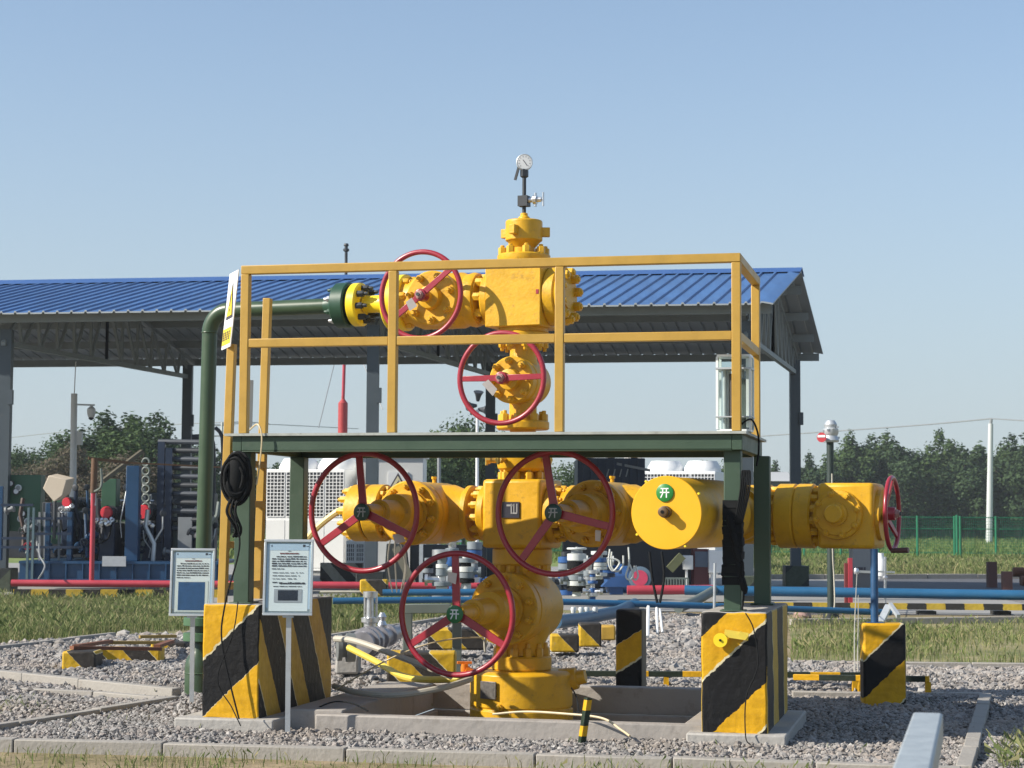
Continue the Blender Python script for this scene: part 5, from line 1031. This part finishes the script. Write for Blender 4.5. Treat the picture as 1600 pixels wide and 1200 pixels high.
m = MB(); m.bar(at(1046, 890, 39.6), at(1066, 868, 39.6), .17, .2, (0, 1, 0)); tag(m.build('chute', paint('olive_chute', (.10, .11, .05), .6, .2, 3)), 'olive green slanted chute beside the small white box', 'chute')
m = MB(); a, c = at(1038, 917, 38.6), at(1074, 905, 38.6)
for k in range(9): x = a.x + (c.x - a.x) * k / 8; m.bb((x, 38.6, a.z), (x + .03, 38.7, c.z))
m.bb((a.x, 38.65, c.z), (c.x + .03, 38.75, c.z + .03)); tag(m.build('finned_base', GREYP), 'grey green finned base right of the blue pump', 'base')
# blue pump with a red disc, hanging loops
bpu = thing('blue_pump', 'blue pump with a round red and grey disc under the yellow actuator', 'pump', gy(975, 37))
m = MB(); a = at(945, 914, 37); c = at(982, 897, 37); m.lathe(V((a.x, 37.2, (a.z + c.z) / 2)), X_, [(0, .12), (.05, .26), (.45, .26), (.5, .18)], 20); m.prism([at(940, 917, 36.9), at(988, 917, 36.9), at(975, 900, 36.9), at(957, 900, 36.9)], V((0, .5, 0))); m.bb((a.x + .1, 37, a.z - .18), (a.x + .35, 37.3, a.z)); m.build('casing', paint('pump_blue', (.025, .08, .22), .45, .2, 4), bpu)
m = MB(); p = at(1000, 903, 36.8); m.lathe(p, V((-.1, -1, 0)), [(0, .22), (.05, .22), (.06, .19)], 28); d_ = m.build('cover', paint('cover_blue_grey', (.10, .15, .20), .4, .2, 5), bpu)
m = MB(); m.lathe(p + V((-.006, -.06, 0)), V((-.1, -1, 0)), [(0, .15), (.012, .15)], 24); m.build('red_disc', paint('red_disc', (.48, .05, .10), .4, .15, 7), d_)
for i, (pts) in enumerate((((953, 858), (951, 880), (958, 892), (968, 880), (962, 874), (948, 872)), ((956, 862), (955, 884), (964, 893), (973, 884), (974, 868)), ((982, 855), (983, 880), (978, 900), (984, 906), (989, 898), (984, 882)), ((992, 884), (988, 900), (993, 906), (997, 899), (993, 884)))):
    hose('cable_loop', [at(x, y, 30 + .05 * i) for x, y in pts], .016, paint('pale_cable', (.55, .56, .52), .5, .1, 5), ['wide pale cable loop hanging under the actuator, leftmost', 'second wide pale cable loop hanging under the actuator', 'long narrow pale cable loop ending in a teardrop', 'short pale teardrop loop beside the red disc'][i], 'cable', 6)
for i, (a_, c_) in enumerate((((1015, 862), (1027, 942)), ((1034, 862), (1031, 942)))): hose('cable', [at(*a_, 24), at((a_[0] + c_[0]) / 2 + (5 if i else -2), (a_[1] + c_[1]) / 2, 24), at(*c_, 24)], .018, BLACK, ['slanting black cable below the actuator, left one', 'slanting black cable below the actuator, right one'][i], 'cable', 6)
# valve stacks: groups of flanged bare metal, white and blue fittings
def vstack(px, y0, y1, Y, rr, label, cols, seed, hw=None):
    random.seed(seed); p = at(px, y1, Y); q = at(px, y0, Y); H_ = q.z - p.z; t = thing('valve_stack', label, 'valve', p)
    z = 0; k = 0
    while z < H_:
        h_ = random.uniform(.10, .20) * H_; r_ = rr * random.choice((1, .6, 1, .45)); m = MB(); m.lathe(p + Z_ * z, Z_, [(0, r_ * .9), (h_ * .1, r_), (h_ * .85, r_), (h_ * .9, r_ * .7)], 16); m.build('flanged_body', cols[k % len(cols)], t); z += h_ * .92; k += 1
    for s_ in (-1, 1):
        m = MB(); zz = H_ * random.uniform(.3, .8); m.cyl(p + Z_ * zz, p + V((s_ * rr * 1.6, -.05, zz)), rr * .35, n=10); m.lathe(p + V((s_ * rr * 1.4, -.05, zz)), V((s_, 0, 0)), [(0, rr * .6), (.05, rr * .6)], 14); m.build('side_branch', cols[(k + s_) % len(cols)], t)
    if hw: m = MB(); m.torus(p + Z_ * (H_ + .05), Z_, hw, .018, 24, 8); m.bar(p + V((-hw, 0, H_ + .05)), p + V((hw, 0, H_ + .05)), .02, .02); m.cyl(p + Z_ * H_, p + Z_ * (H_ + .08), .02); m.build('handwheel', cols[0], t)
VB = paint('valve_blue', (.03, .10, .28), .4, .2, 5); VW = paint('valve_white', (.58, .60, .58), .4, .15, 6); VG = paint('valve_grey', (.20, .23, .25), .4, .2, 6)
SPX = [(690, 862, 934, 33, .17, (VG, VW, VG, CHROME)), (706, 850, 936, 34, .12, (CHROME, VB, VG)), (728, 868, 930, 33.5, .15, (VG, VW, BLACK)), (741, 858, 935, 35, .14, (VB, VG, CHROME)), (668, 880, 935, 34.5, .10, (VG, BLACK, VG)), (901, 862, 932, 32, .16, (VW, BLACK, VW, VG)), (920, 880, 940, 31.5, .09, (CHROME, VG)), (936, 866, 905, 33, .14, (VW, VW, VB)), (926, 895, 938, 31, .08, (VB, CHROME)), (948, 872, 905, 34, .15, (VB, DARKB)), (884, 868, 930, 34, .14, (VB, DARK, VG))]
SL = ['grey and white flanged valve stack inside the lowest red wheel', 'tall blue and metal valve stack above the lowest red wheel', 'white banded valve stack by the rim of the lowest red wheel', 'blue and grey valve stack left of the bottom valve', 'small dark valve stack at the left edge of the lowest wheel', 'white and black banded valve stack right of the bottom valve', 'slim bare metal valve left of the blue pump', 'white valve body under the right red wheel', 'short blue and metal valve on the thin blue pipe', 'dark blue valve body behind the cable loops', 'blue valve stack close behind the bottom yellow valve']
for i, q in enumerate(SPX): vstack(q[0], q[1], q[2], q[3], q[4], SL[i], q[5], 40 + i, .15 if i in (1, 5) else None)
random.seed(5)
for i, px in enumerate((896, 908, 917, 930)): 
    m = MB(); p = at(px, 972, 25.5); m.cyl(p, at(px, 952, 25.5), .018, n=8); m.lathe(at(px, 958, 25.5), Z_, [(0, .03), (.05, .04), (.08, .03)], 10); tag(m.build('drain_valve', [VW]), 'small white drain valve on the grey blue manifold pipe', 'valve', 'drain valves along the manifold pipe')
for i, (x0, y0, x1, y1, lab) in enumerate(((611, 835, 613, 925, 'leftmost thin pale cable hanging below the left valve'), (617, 835, 620, 925, 'second thin pale cable hanging below the left valve'), (632, 850, 629, 925, 'third thin pale cable hanging below the left valve'), (622, 840, 626, 925, 'thin pale cable bowing out below the left valve'))):
    hose('cable', [at(x0, y0, 17), at((x0 + x1) / 2 - 6 + 5 * i, (y0 + y1) / 2, 19), at(x1, y1, 22)], .007, HOSEW, lab, 'cable', 6)
hose('white_rod', [at(1013, 948, 21), at(1012, 995, 20.4)], .018, WHITE, 'thin white rod standing left of a pair below the blue pipe', 'rod', 8)
hose('white_rod', [at(1026, 950, 21), at(1027, 990, 20.6)], .014, WHITE, 'thin white rod leaning in the pair below the blue pipe', 'rod', 8)
hose('white_rod', [at(1031, 952, 21), at(1035, 988, 20.6)], .012, WHITE, 'rightmost thin white rod below the blue pipe', 'rod', 8)
hose('white_stake', [at(1116, 955, 20), at(1117, 880, 20)], .014, STEEL, 'thin metal stake with twigs left of the right front green leg', 'stake', 8)
# ------------------------------------------------------------------ objects on the right
hs = thing('beacon_post', 'dark post with silver alarm beacon and red and white horn right of the shed', 'beacon', gy(1298, 29.5))
m = MB(); m.cyl(gy(1298, 29.5, -.02), at(1297, 690, 29.5), .055, n=14); m.build('post', paint('post_green_black', (.025, .04, .035), .5, .2, 4), hs)
m = MB(); p = at(1298, 691, 29.5); m.lathe(p, Z_, [(0, .12), (.03, .13), (.10, .10), (.14, .12), (.20, .12), (.22, .09), (.27, .10), (.30, .085), (.335, .06), (.345, .02)], 18)
for k in range(9): q = k * .7; m.box(p + V((math.cos(q) * .12, math.sin(q) * .12, .07 + .02 * k)), (.035, .035, .03))
m.build('beacon', STEEL, hs)
m = MB(); p = at(1288, 684, 29.4); d = V((-.45, -.9, 0)); m.lathe(p, d, [(0, .03), (.06, .04), (.13, .075), (.14, .075)], 22); hn = m.build('horn', paint('horn_red', (.42, .03, .04), .4, .1, 5), hs)
m = MB(); q = p + d.normalized() * .143; m.box(q + V((0, 0, .018)), (.12, .006, .035), Matrix.Rotation(-.46, 3, 'Z')); m.build('white_band', WHITE, hn)
m = MB(); m.tube(spline([at(1300, 740, 29.3), at(1301, 860, 29.3), at(1303, 900, 29.3), at(1304, 945, 29.2), at(1299, 960, 29.2)]), .012, 6); m.build('cable', HOSEW, hs)
m = MB(); p = gy(1298, 29.3); m.cyl(p, p + V((0, 0, .20)), .12, n=14); m.build('foot', DARK, hs)
m = MB(); a = at(1326, 872, 33); m.bb((a.x, 33, 0), (at(1332, 872, 33).x, 33.1, a.z)); m.bb((at(1321, 872, 33).x, 33.05, 0), (a.x - .002, 33.15, at(1321, 880, 33).z), 1); tag(m.build('red_post', [REDP, paint('dark_red', (.16, .03, .03), .5, .2, 5)]), 'short square red post left of the grey cabinet at right', 'post')
gc_ = thing('grey_cabinet', 'grey cabinet on a frame behind the dark blue post at right', 'cabinet', gy(1350, 40))
a, c = at(1333, 893, 40), at(1366, 850, 40); m = MB(); m.bb((a.x, 40, a.z), (c.x, 40.5, c.z)); m.build('casing', paint('cabinet_grey', (.19, .20, .21), .5, .1, 3), gc_, bevel=.01)
m = MB(); m.bb((a.x + .10, 39.985, a.z + .03), (a.x + .20, 39.998, a.z + .09)); m.bb((a.x + .22, 39.985, a.z + .03), (a.x + .26, 39.998, a.z + .09)); m.build('label_marks', INK, gc_)
m = MB(); m.bb((a.x, 40.1, 0), (c.x, 40.4, a.z)); m.build('stand', paint('stand_grey', (.13, .135, .14), .5, .1, 3), gc_)
wt = thing('white_transmitter', 'white cylindrical instrument with fittings right of the dark blue post', 'instrument', gy(1380, 34))
m = MB(); p = at(1376, 905, 34); m.lathe(p, Z_, [(0, .05), (.06, .10), (.34, .10), (.40, .06), (.46, .06)], 16); m.build('body', WHITE, wt)
m = MB(); p = at(1383, 945, 33.8); m.cyl(p, at(1383, 870, 33.8), .022, n=10); m.lathe(at(1383, 905, 33.8), Z_, [(0, .03), (.03, .05), (.06, .03)], 10); m.bar(at(1370, 893, 33.8), at(1398, 894, 33.8), .03, .03); m.lathe(at(1383, 935, 33.8), Z_, [(0, .05), (.14, .05)], 12); m.build('fittings', CHROME, wt)
m = MB(); m.bar(at(1338, 893, 33), at(1366, 894, 33), .04, .04); m.lathe(at(1338, 897, 33), Z_, [(0, .04), (.06, .05), (.1, .03)], 10); tag(m.build('metal_arm', CHROME), 'bare metal arm with fittings in front of the grey cabinet', 'arm')
hose('cord', [at(1339, 897, 33), at(1336, 960, 24), at(1335, 1010, 19.5), gnd(1336, 1092)], .006, HOSEW, 'left of two thin cords hanging left of the right striped block', 'cord', 6)
hose('cord', [at(1341, 930, 30), at(1341, 970, 24), at(1340, 1020, 19), gnd(1341, 1080)], .005, HOSEW, 'right of two thin cords hanging left of the right striped block', 'cord', 6)
m = MB(); m.bar(at(1391, 944, 27), at(1404, 963, 26.6), .05, .05); m.bar(at(1389, 946, 27.1), at(1376, 972, 26.8), .10, .04); tag(m.build('bracket', [STEEL]), 'small bare metal bracket just above the right striped block', 'bracket')
m = MB(); p = gnd(1252, 966); 
m.lathe(p + V((0, 0, -.05)), V((.2, 0, 1)), [(0, .12), (.10, .15), (.18, .10), (.22, .03)], 9); tag(m.build('rock', paint('pink_rock', (.34, .22, .19), .9, .2, 6, bump=.6, bscale=12)), 'pinkish rock at the grass edge behind the right striped block', 'rock')
RP = thing('pipe_stack', 'stack of rusty pipes lying beside the road at far right', 'pipes', gy(1590, 47)); k = 0
for z, n in ((0, 4), (1, 3), (2, 2)):
    for i in range(n): a = gnd(1532 + 8 * z, 908); m = MB(); m.cyl(V((a.x + .1 * z + random.uniform(-.3, .2), 47 + .24 * i + .12 * z, .13 + .2 * z)), V((a.x + 5, 46.5 + .24 * i + .12 * z, .13 + .2 * z)), .12, n=14); m.build('pipe', RUST, RP)
for i, (px, y0, y1, Y, lab) in enumerate(((1551, 878, 914, 45.5, 'rusty square post at the end of the rusty pipe stack, farther one'), (1575, 893, 932, 39, 'rusty square post nearer the blue pipe at far right'))):
    m = MB(); a = at(px - 7, y0, Y); c = at(px + 7, y0, Y); m.bb((a.x, Y, -.05), (c.x, Y + .2, a.z)); m.bb((a.x + .04, Y + .201, -.05), (c.x + .03, Y + .3, a.z - .05)); tag(m.build('rusty_post', paint('rust_post', (.12, .055, .045), .7, .25, 7)), lab, 'post')
# green mesh fence
FG = paint('fence_green', (.012, .15, .075), .5, .1, 4); FY = 84.0
fn = thing('mesh_fence', 'green wire mesh fence along the crop field', 'fence', gy(1400, FY))
pxp = [1152, 1205, 1257, 1314, 1373, 1434, 1492, 1501, 1557, 1620, 900, 960, 1020, 1085, 840, 780, 720, 660, 600]
for px in pxp: m = MB(); p = gy(px, FY); m.cyl(p, V((p.x, FY, 1.86)), .05, n=8); m.build('fence_post', FG, fn)
for px, Y in ((1250, FY - 4), (1496, FY - .3)): m = MB(); p = gy(px, Y); m.cyl(p, V((p.x, Y, 1.9)), .06, n=8); m.build('gate_post', FG, fn)
m = MB(); xa, xb = gy(560, FY).x, gy(1700, FY).x
for z in (1.30, 1.80, .25): m.bar((xa, FY, z), (xb, FY, z), .03, .035)
m.build('rail', FG, fn)
m = MB(); x = xa
while x < xb: m.quad((x, FY + .01, .2), (x + .012, FY + .01, .2), (x + .012, FY + .01, 1.84), (x, FY + .01, 1.84)); x += .09
z = .3
while z < 1.8: m.quad((xa, FY + .014, z), (xb, FY + .014, z), (xb, FY + .014, z + .010), (xa, FY + .014, z + .010)); z += .12
m.build('wire_mesh', FG, fn)
# ------------------------------------------------------------------ poles, masts and wires
def upole(px, ytop, Y, r, label, arms=False):
    t = thing('utility_pole', label, 'pole', gy(px, Y)); top = at(px + 2, ytop, Y); b0 = gy(px, Y, -.2); m = MB(); m.cyl(b0, top, r, r * .72, 12); m.build('shaft', paint('pale_pole', (.50, .52, .52), .6, .08, .5), t)
    if arms: m = MB(); m.bar(top + V((-.9, 0, -.2)), top + V((.9, 0, -.2)), .10, .10); m.bar(top + V((-.6, 0, -1.0)), top + V((.6, 0, -1.0)), .10, .10); m.build('cross_arm', GREY, t)
    else: m = MB(); m.cyl(top, top + V((.05, 0, .35)), .12, n=8); m.build('insulator', GREY, t)
# mast
upole(1546, 662, 150, .27, 'white concrete utility pole standing in the crop field at right')
upole(345, 660, 140, .12, 'thin utility pole with two cross arms seen left of the ladder', True)
def wire(pts, r, label): m = MB(); m.tube(spline(pts, 8), r, 5); tag(m.build('overhead_wire', GREY), label, 'wire')
wire([at(1180, 682, 190), at(1300, 674, 180), at(1440, 664, 165), at(1549, 654, 150)], .06, 'overhead wire sagging left of the white utility pole')
wire([at(1549, 654, 150), at(1620, 659, 140), at(1700, 668, 130)], .05, 'overhead wire running right of the white utility pole')
wire([at(-20, 688, 170), at(130, 672, 160), at(345, 660, 140), at(420, 662, 150)], .035, 'overhead wire on the left over the tree tops')
wire([at(345, 662, 140), at(420, 663, 150), at(560, 670, 170)], .03, 'overhead wire right of the thin utility pole')
cp = thing('camera_pole', 'white mast with arm and dome security camera at left', 'camera mast', gy(114, 46))
m = MB(); m.cyl(gy(112, 46), at(116, 615, 46), .085, .075, 14); m.cyl(at(116, 616, 46), at(118.5, 565, 46), .012, n=6); m.build('mast', WHITE, cp)
m = MB(); m.bar(at(118, 632, 46), at(148, 633, 46), .04, .04); m.build('arm', STEEL, cp)
m = MB(); p = at(142.5, 652, 46); m.lathe(p + V((0, 0, -.02)), Z_, [(0, .03), (.03, .075), (.07, .09), (.12, .10), (.22, .10), (.26, .06), (.30, .02)], 16); m.build('dome_camera', WHITE, cp); m = MB(); m.lathe(p + V((0, 0, -.07)), Z_, [(0, .02), (.03, .06), (.06, .07)], 12); m.build('lens', DARK, cp)
m = MB(); p = at(124, 695, 45.9); m.bb((p.x - .06, 45.85, p.z), (p.x + .06, 46.0, p.z + .32)); m.build('box', WHITEG, cp)
vs_ = thing('vent_stack', 'tall thin red vent stack with wires rising behind the shed roof', 'vent stack', gy(534, 56))
m = MB(); m.cyl(gy(533, 56), at(536, 630, 56), .14, n=16); m.lathe(at(536, 630, 56), Z_, [(0, .14), (.12, .05), (.2, .05)], 16); m.build('base_pipe', paint('vent_red', (.38, .05, .05), .45, .1, 3), vs_)
m = MB(); m.cyl(at(536, 628, 56), at(540, 500, 56), .048, n=12); m.build('riser', REDP, vs_)
m = MB(); m.cyl(at(540, 500, 56), at(541, 388, 56), .045, n=10); p = at(541, 388, 56); m.lathe(p, Z_, [(-.10, .05), (-.08, .09), (-.02, .09), (0, .05), (.06, .05), (.08, .08), (.14, .06)], 10); m.build('tip', DARK, vs_)
for a_ in ((498, 668), (598, 640)): m = MB(); m.cyl(at(539, 500, 56), at(*a_, 54), .014, n=6); m.build('guy_wire', GREY, vs_)
lpn = thing('light_pole', 'slim white pole carrying dark loudspeakers right of the shed column', 'pole', gy(746, 60))
m = MB(); m.cyl(gy(745, 60), at(746, 640, 60), .06, .05, 10); m.build('shaft', WHITE, lpn)
for x, y, d in ((740, 634, V((-1, -.6, -.1))), (752, 640, V((1, -.6, -.1))), (747, 622, V((.1, -.4, 1)))): m = MB(); m.lathe(at(x, y, 60), d, [(-.1, .05), (.1, .10), (.2, .16), (.21, .16)], 12); m.build('loudspeaker', DARK, lpn)
m = MB(); m.cyl(gy(686, 62), at(686, 700, 62), .06, n=8); tag(m.build('post', GREY), 'plain grey post in the gap under the platform at centre', 'post')
fbld = thing('far_building', 'low grey building with pale roof far behind at right of the shed', 'building', gy(1224, 150))
a, c = at(1200, 806, 150), at(1234, 752, 150); m = MB(); m.bb((a.x, 150, -.05), (c.x, 156, c.z)); m.build('walls', paint('far_wall', (.09, .10, .11), .8, .1, .2), fbld); m = MB(); m.prism([V((a.x - .3, 149.6, c.z)), V((a.x - .3, 156.4, c.z)), V((a.x - .3, 153, c.z + .8))], V((c.x - a.x + .6, 0, 0))); m.build('roof', paint('far_roof', (.40, .41, .41), .7, .05, .2), fbld)
# ------------------------------------------------------------------ trees
def crown(nleaf, lobes, size, seed):
    r_ = np.random.default_rng(seed); L = np.array(lobes); wts = (L[:, 3] * L[:, 5]); wts = wts / wts.sum()
    k = r_.choice(len(L), nleaf, p=wts); d = r_.normal(size=(nleaf, 3)); d /= np.linalg.norm(d, axis=1)[:, None]
    rad = r_.uniform(.5, 1.06, nleaf)[:, None]; bump = 1 + .22 * np.sin(d[:, 0:1] * 6 + k[:, None]) * np.cos(d[:, 2:3] * 7 + k[:, None] * 1.7)
    c = L[k, :3] + d * rad * bump * L[k][:, [3, 4, 5]]
    nn = d + .55 * r_.normal(size=(nleaf, 3)) + np.array([0, 0, .25]); n1 = np.cross(nn, r_.normal(size=(nleaf, 3))); n1 /= np.linalg.norm(n1, axis=1)[:, None]; n2 = np.cross(nn, n1); n2 /= np.linalg.norm(n2, axis=1)[:, None]
    s_ = size * r_.uniform(.55, 1.35, nleaf)[:, None]
    P = np.stack([c - n1 * s_ * .5, c + n2 * s_ * .35, c + n1 * s_ * .6, c - n2 * s_ * .35], 1).reshape(-1, 3)
    return P, np.arange(nleaf * 4).reshape(-1, 4)
def mktree(kind, seed, mat, nleaf, size):
    r_ = random.Random(seed); lobes = []
    if kind == 'poplar':      # height 1, several upswept plumes
        for i in range(22):
            a = r_.uniform(0, 6.28); rr = r_.uniform(.05, .27); zc = r_.uniform(.34, .88) - rr * .8; s_ = r_.uniform(.06, .115); lobes.append((math.cos(a) * rr, math.sin(a) * rr, max(.24, zc), s_, s_, s_ * r_.uniform(1.0, 1.5)))
        lobes += [(r_.uniform(-.06, .06), 0, .88, .05, .05, .10), (0, 0, .45, .24, .24, .30), (r_.uniform(-.16, .16), .02, .76, .06, .06, .11), (r_.uniform(-.16, .16), -.05, .70, .065, .065, .11)]
    else:
        for i in range(18):
            a = r_.uniform(0, 6.28); rr = r_.uniform(.05, .36); zc = r_.uniform(.30, .86) - rr * .35; s_ = r_.uniform(.09, .17); lobes.append((math.cos(a) * rr, math.sin(a) * rr, zc, s_, s_, s_ * r_.uniform(.7, 1.1)))
        lobes += [(0, 0, .55, .28, .28, .28)]
    P, Fc = crown(nleaf, lobes, size, seed)
    cr_ = npmesh('crown', P, Fc, mat); m = MB(False); m.tube([V((0, 0, -.02)), V((.005, .004, .25)), V((-.006, 0, .5)), V((0, 0, .75))], [.022, .018, .011, .003], 8)
    for i in range(7): a = r_.uniform(0, 6.28); z = r_.uniform(.22, .6); rr = r_.uniform(.1, .22); m.tube([V((0, 0, z)), V((math.cos(a) * rr * .5, math.sin(a) * rr * .5, z + .08)), V((math.cos(a) * rr, math.sin(a) * rr, z + .2))], [.010, .007, .002], 6)
    tr = m.build('trunk', BARK, None); return cr_, tr
PROTO = {}
def proto(kind, seed, mat, n, s_):
    k = (kind, seed, mat.name)
    if k not in PROTO:
        c_, t_ = mktree(kind, seed, mat, n, s_); PROTO[k] = (c_.data, t_.data); bpy.data.objects.remove(c_); bpy.data.objects.remove(t_)
    return PROTO[k]
def tree(px, ytop, Y, kind, seed, mat, label, group, wide=1.0, n=14000, size=.026, rz=None):
    cd, td = proto(kind, seed, mat, n, size); h_ = at(px, ytop, Y).z; t = thing('tree', label, 'tree', gy(px, Y), random.uniform(0, 6.28) if rz is None else rz, group)
    t.scale = (h_ * wide, h_ * wide, h_)
    for nm, d_ in (('crown', cd), ('trunk', td)): o = bpy.data.objects.new(nm, d_); col.objects.link(o); o.parent = t
random.seed(21)
G1 = 'poplars beyond the green fence'
right = [(1212, 716, 172, .8), (1228, 740, 176, .7), (1262, 702, 165, .9), (1285, 722, 168, .9), (1303, 700, 172, .8), (1331, 669, 170, 1.0), (1358, 672, 178, 1.0), (1388, 668, 172, 1.0), (1412, 684, 170, 1.1), (1433, 704, 176, 1.0), (1452, 706, 180, 1.0), (1474, 664, 174, .9), (1498, 690, 170, 1.0), (1520, 690, 178, 1.0), (1541, 692, 172, 1.0), (1566, 688, 180, 1.0), (1590, 672, 170, 1.0), (1625, 660, 174, 1.0), (1660, 670, 176, 1.0)]
rl = ['small tree just right of the back green leg', 'low small tree beside the far grey building', 'narrow tree just right of the dark shed column', 'rounded tree left of the beacon post', 'narrow tree right behind the beacon post', 'tall tree first to the right of the beacon', 'tall tree second to the right of the beacon', 'tall tree above the small red choke wheel', 'broad sloping tree right of the small choke wheel', 'lower tree at the dip in the tree line', 'lower tree just right of the dip in the tree line', 'tallest pointed tree left of the white utility pole', 'bushy tree right of the tallest pointed tree', 'bushy tree left of the white utility pole', 'bushy tree just behind the white utility pole', 'lower tree right of the white utility pole', 'tall tree at the right edge of the picture', 'tall tree cut by the right picture edge', 'tall tree beyond the right picture edge']
for i, (px, y, Y, wd) in enumerate(right): tree(px, y, Y, 'poplar', 1 + i % 5, LEAF if i % 2 else LEAFD, rl[i], G1, wd * random.uniform(1.15, 1.5))
for i, px in enumerate(range(1245, 1660, 30)): tree(px + random.uniform(-8, 8), 738 + random.uniform(-14, 14), 192 + random.uniform(0, 10), 'round', 11 + i % 3, LEAFD, 'dark lower tree filling the gaps behind the front row of poplars', 'dark trees behind the poplars', 1.15, 6000, .034)
left = [(12, 690, 88, 'round', LEAFD, 1.0), (38, 676, 92, 'round', LEAF, .9), (62, 686, 84, 'round', LEAFB, 1.1), (84, 655, 96, 'round', LEAFD, .9), (98, 684, 82, 'round', LEAFB, 1.0), (128, 668, 94, 'round', LEAFD, .9), (150, 676, 90, 'round', LEAFD, .9), (172, 634, 95, 'poplar', LEAFD, 1.6), (196, 640, 98, 'poplar', LEAFD, 1.6), (214, 642, 92, 'poplar', LEAF, 1.6), (240, 634, 96, 'poplar', LEAFD, 1.6), (256, 650, 93, 'poplar', LEAFD, 1.5), (182, 698, 80, 'round', LEAFB, 1.2), (225, 700, 82, 'round', LEAFB, 1.1), (292, 664, 100, 'poplar', LEAFD, .8), (30, 708, 78, 'round', LEAFB, 1.2), (330, 730, 90, 'round', LEAFD, 1.0)]
ll = ['dark tree at the left picture edge', 'tree just right of the left shed column', 'brownish tree left of the camera mast', 'tall dark tree left of the camera mast', 'brownish low tree behind the camera mast', 'dark tree right behind the camera mast', 'dark tree below the dome camera', 'pointed tree right of the dome camera', 'second pointed tree right of the dome camera', 'lighter pointed tree in the middle of the left clump', 'tall pointed tree left of the heat exchanger', 'pointed tree at the right end of the left clump', 'brownish low tree above the brown standpipe arm', 'brownish low tree above the thick blue post', 'thin tree top showing above the heat exchanger', 'brownish low tree above the green cabinet at far left', 'dark low tree behind the green discharge pipe']
for i, (px, y, Y, kd, mt, wd) in enumerate(left): tree(px, y, Y, kd, 21 + i % 4, mt, ll[i], 'trees behind the shed at left', wd, 13000, .022)
mid = [(700, 640, 92, 'round', LEAF, 1.0), (722, 612, 95, 'round', LEAFD, .9), (758, 650, 92, 'round', LEAF, .8), (680, 690, 90, 'round', LEAFD, 1.0), (668, 648, 94, 'round', LEAF, .7), (640, 740, 90, 'round', LEAFD, .9), (900, 700, 100, 'round', LEAF, 1.0), (940, 705, 100, 'round', LEAFD, 1.0), (1045, 708, 110, 'round', LEAFD, .9), (1090, 704, 112, 'round', LEAF, 1.0), (1125, 700, 108, 'round', LEAF, 1.0), (1150, 706, 110, 'round', LEAFD, 1.0), (440, 705, 100, 'round', LEAFD, 1.0), (500, 702, 104, 'round', LEAFD, 1.0), (400, 712, 100, 'round', LEAF, 1.0), (745, 700, 96, 'round', LEAFD, 1.0)]
ml = ['round green tree left of the loudspeaker pole', 'tallest tree right beside the loudspeaker pole', 'small tree right of the loudspeaker pole', 'dark tree under the platform left of the tubing neck', 'light tree left of the middle red wheel', 'dark low tree right of the white cabin', 'light tree seen through the right red wheel', 'dark tree above the navy container', 'dark tree behind the right chiller hoods', 'tree above the right chiller', 'light tree left of the right front green leg', 'dark tree between the two right green legs', 'dark tree above the left chiller', 'dark tree top above the chiller near the left wheel', 'tree behind the ladder', 'dark tree behind the tubing adapter']
for i, (px, y, Y, kd, mt, wd) in enumerate(mid): tree(px, y, Y, kd, 31 + i % 3, mt, ml[i], 'trees behind the yard in the middle', wd, 12000, .023)
hb = blades('shrubs', [V((-50, 196, 0)), V((95, 196, 0)), V((100, 204, 0)), V((-50, 204, 0))], 6.0, 2.2, .35, LEAF, 'line of low shrubs at the foot of the far trees', None, .6); hb['category'] = 'shrubs'

# ------------------------------------------------------------------ air
m = MB(False); m.bb((-330, -30, -1.0), (330, 330, 22)); hzm = bpy.data.materials.new('air_haze'); hzm.use_nodes = True; t_ = hzm.node_tree; t_.nodes.clear()
pv = t_.nodes.new('ShaderNodeVolumePrincipled'); pv.inputs['Color'].default_value = (.86, .91, .97, 1); pv.inputs['Density'].default_value = .00045; pv.inputs['Anisotropy'].default_value = .2
om = t_.nodes.new('ShaderNodeOutputMaterial'); t_.links.new(pv.outputs[0], om.inputs['Volume']); stuff(m.build('haze', hzm))
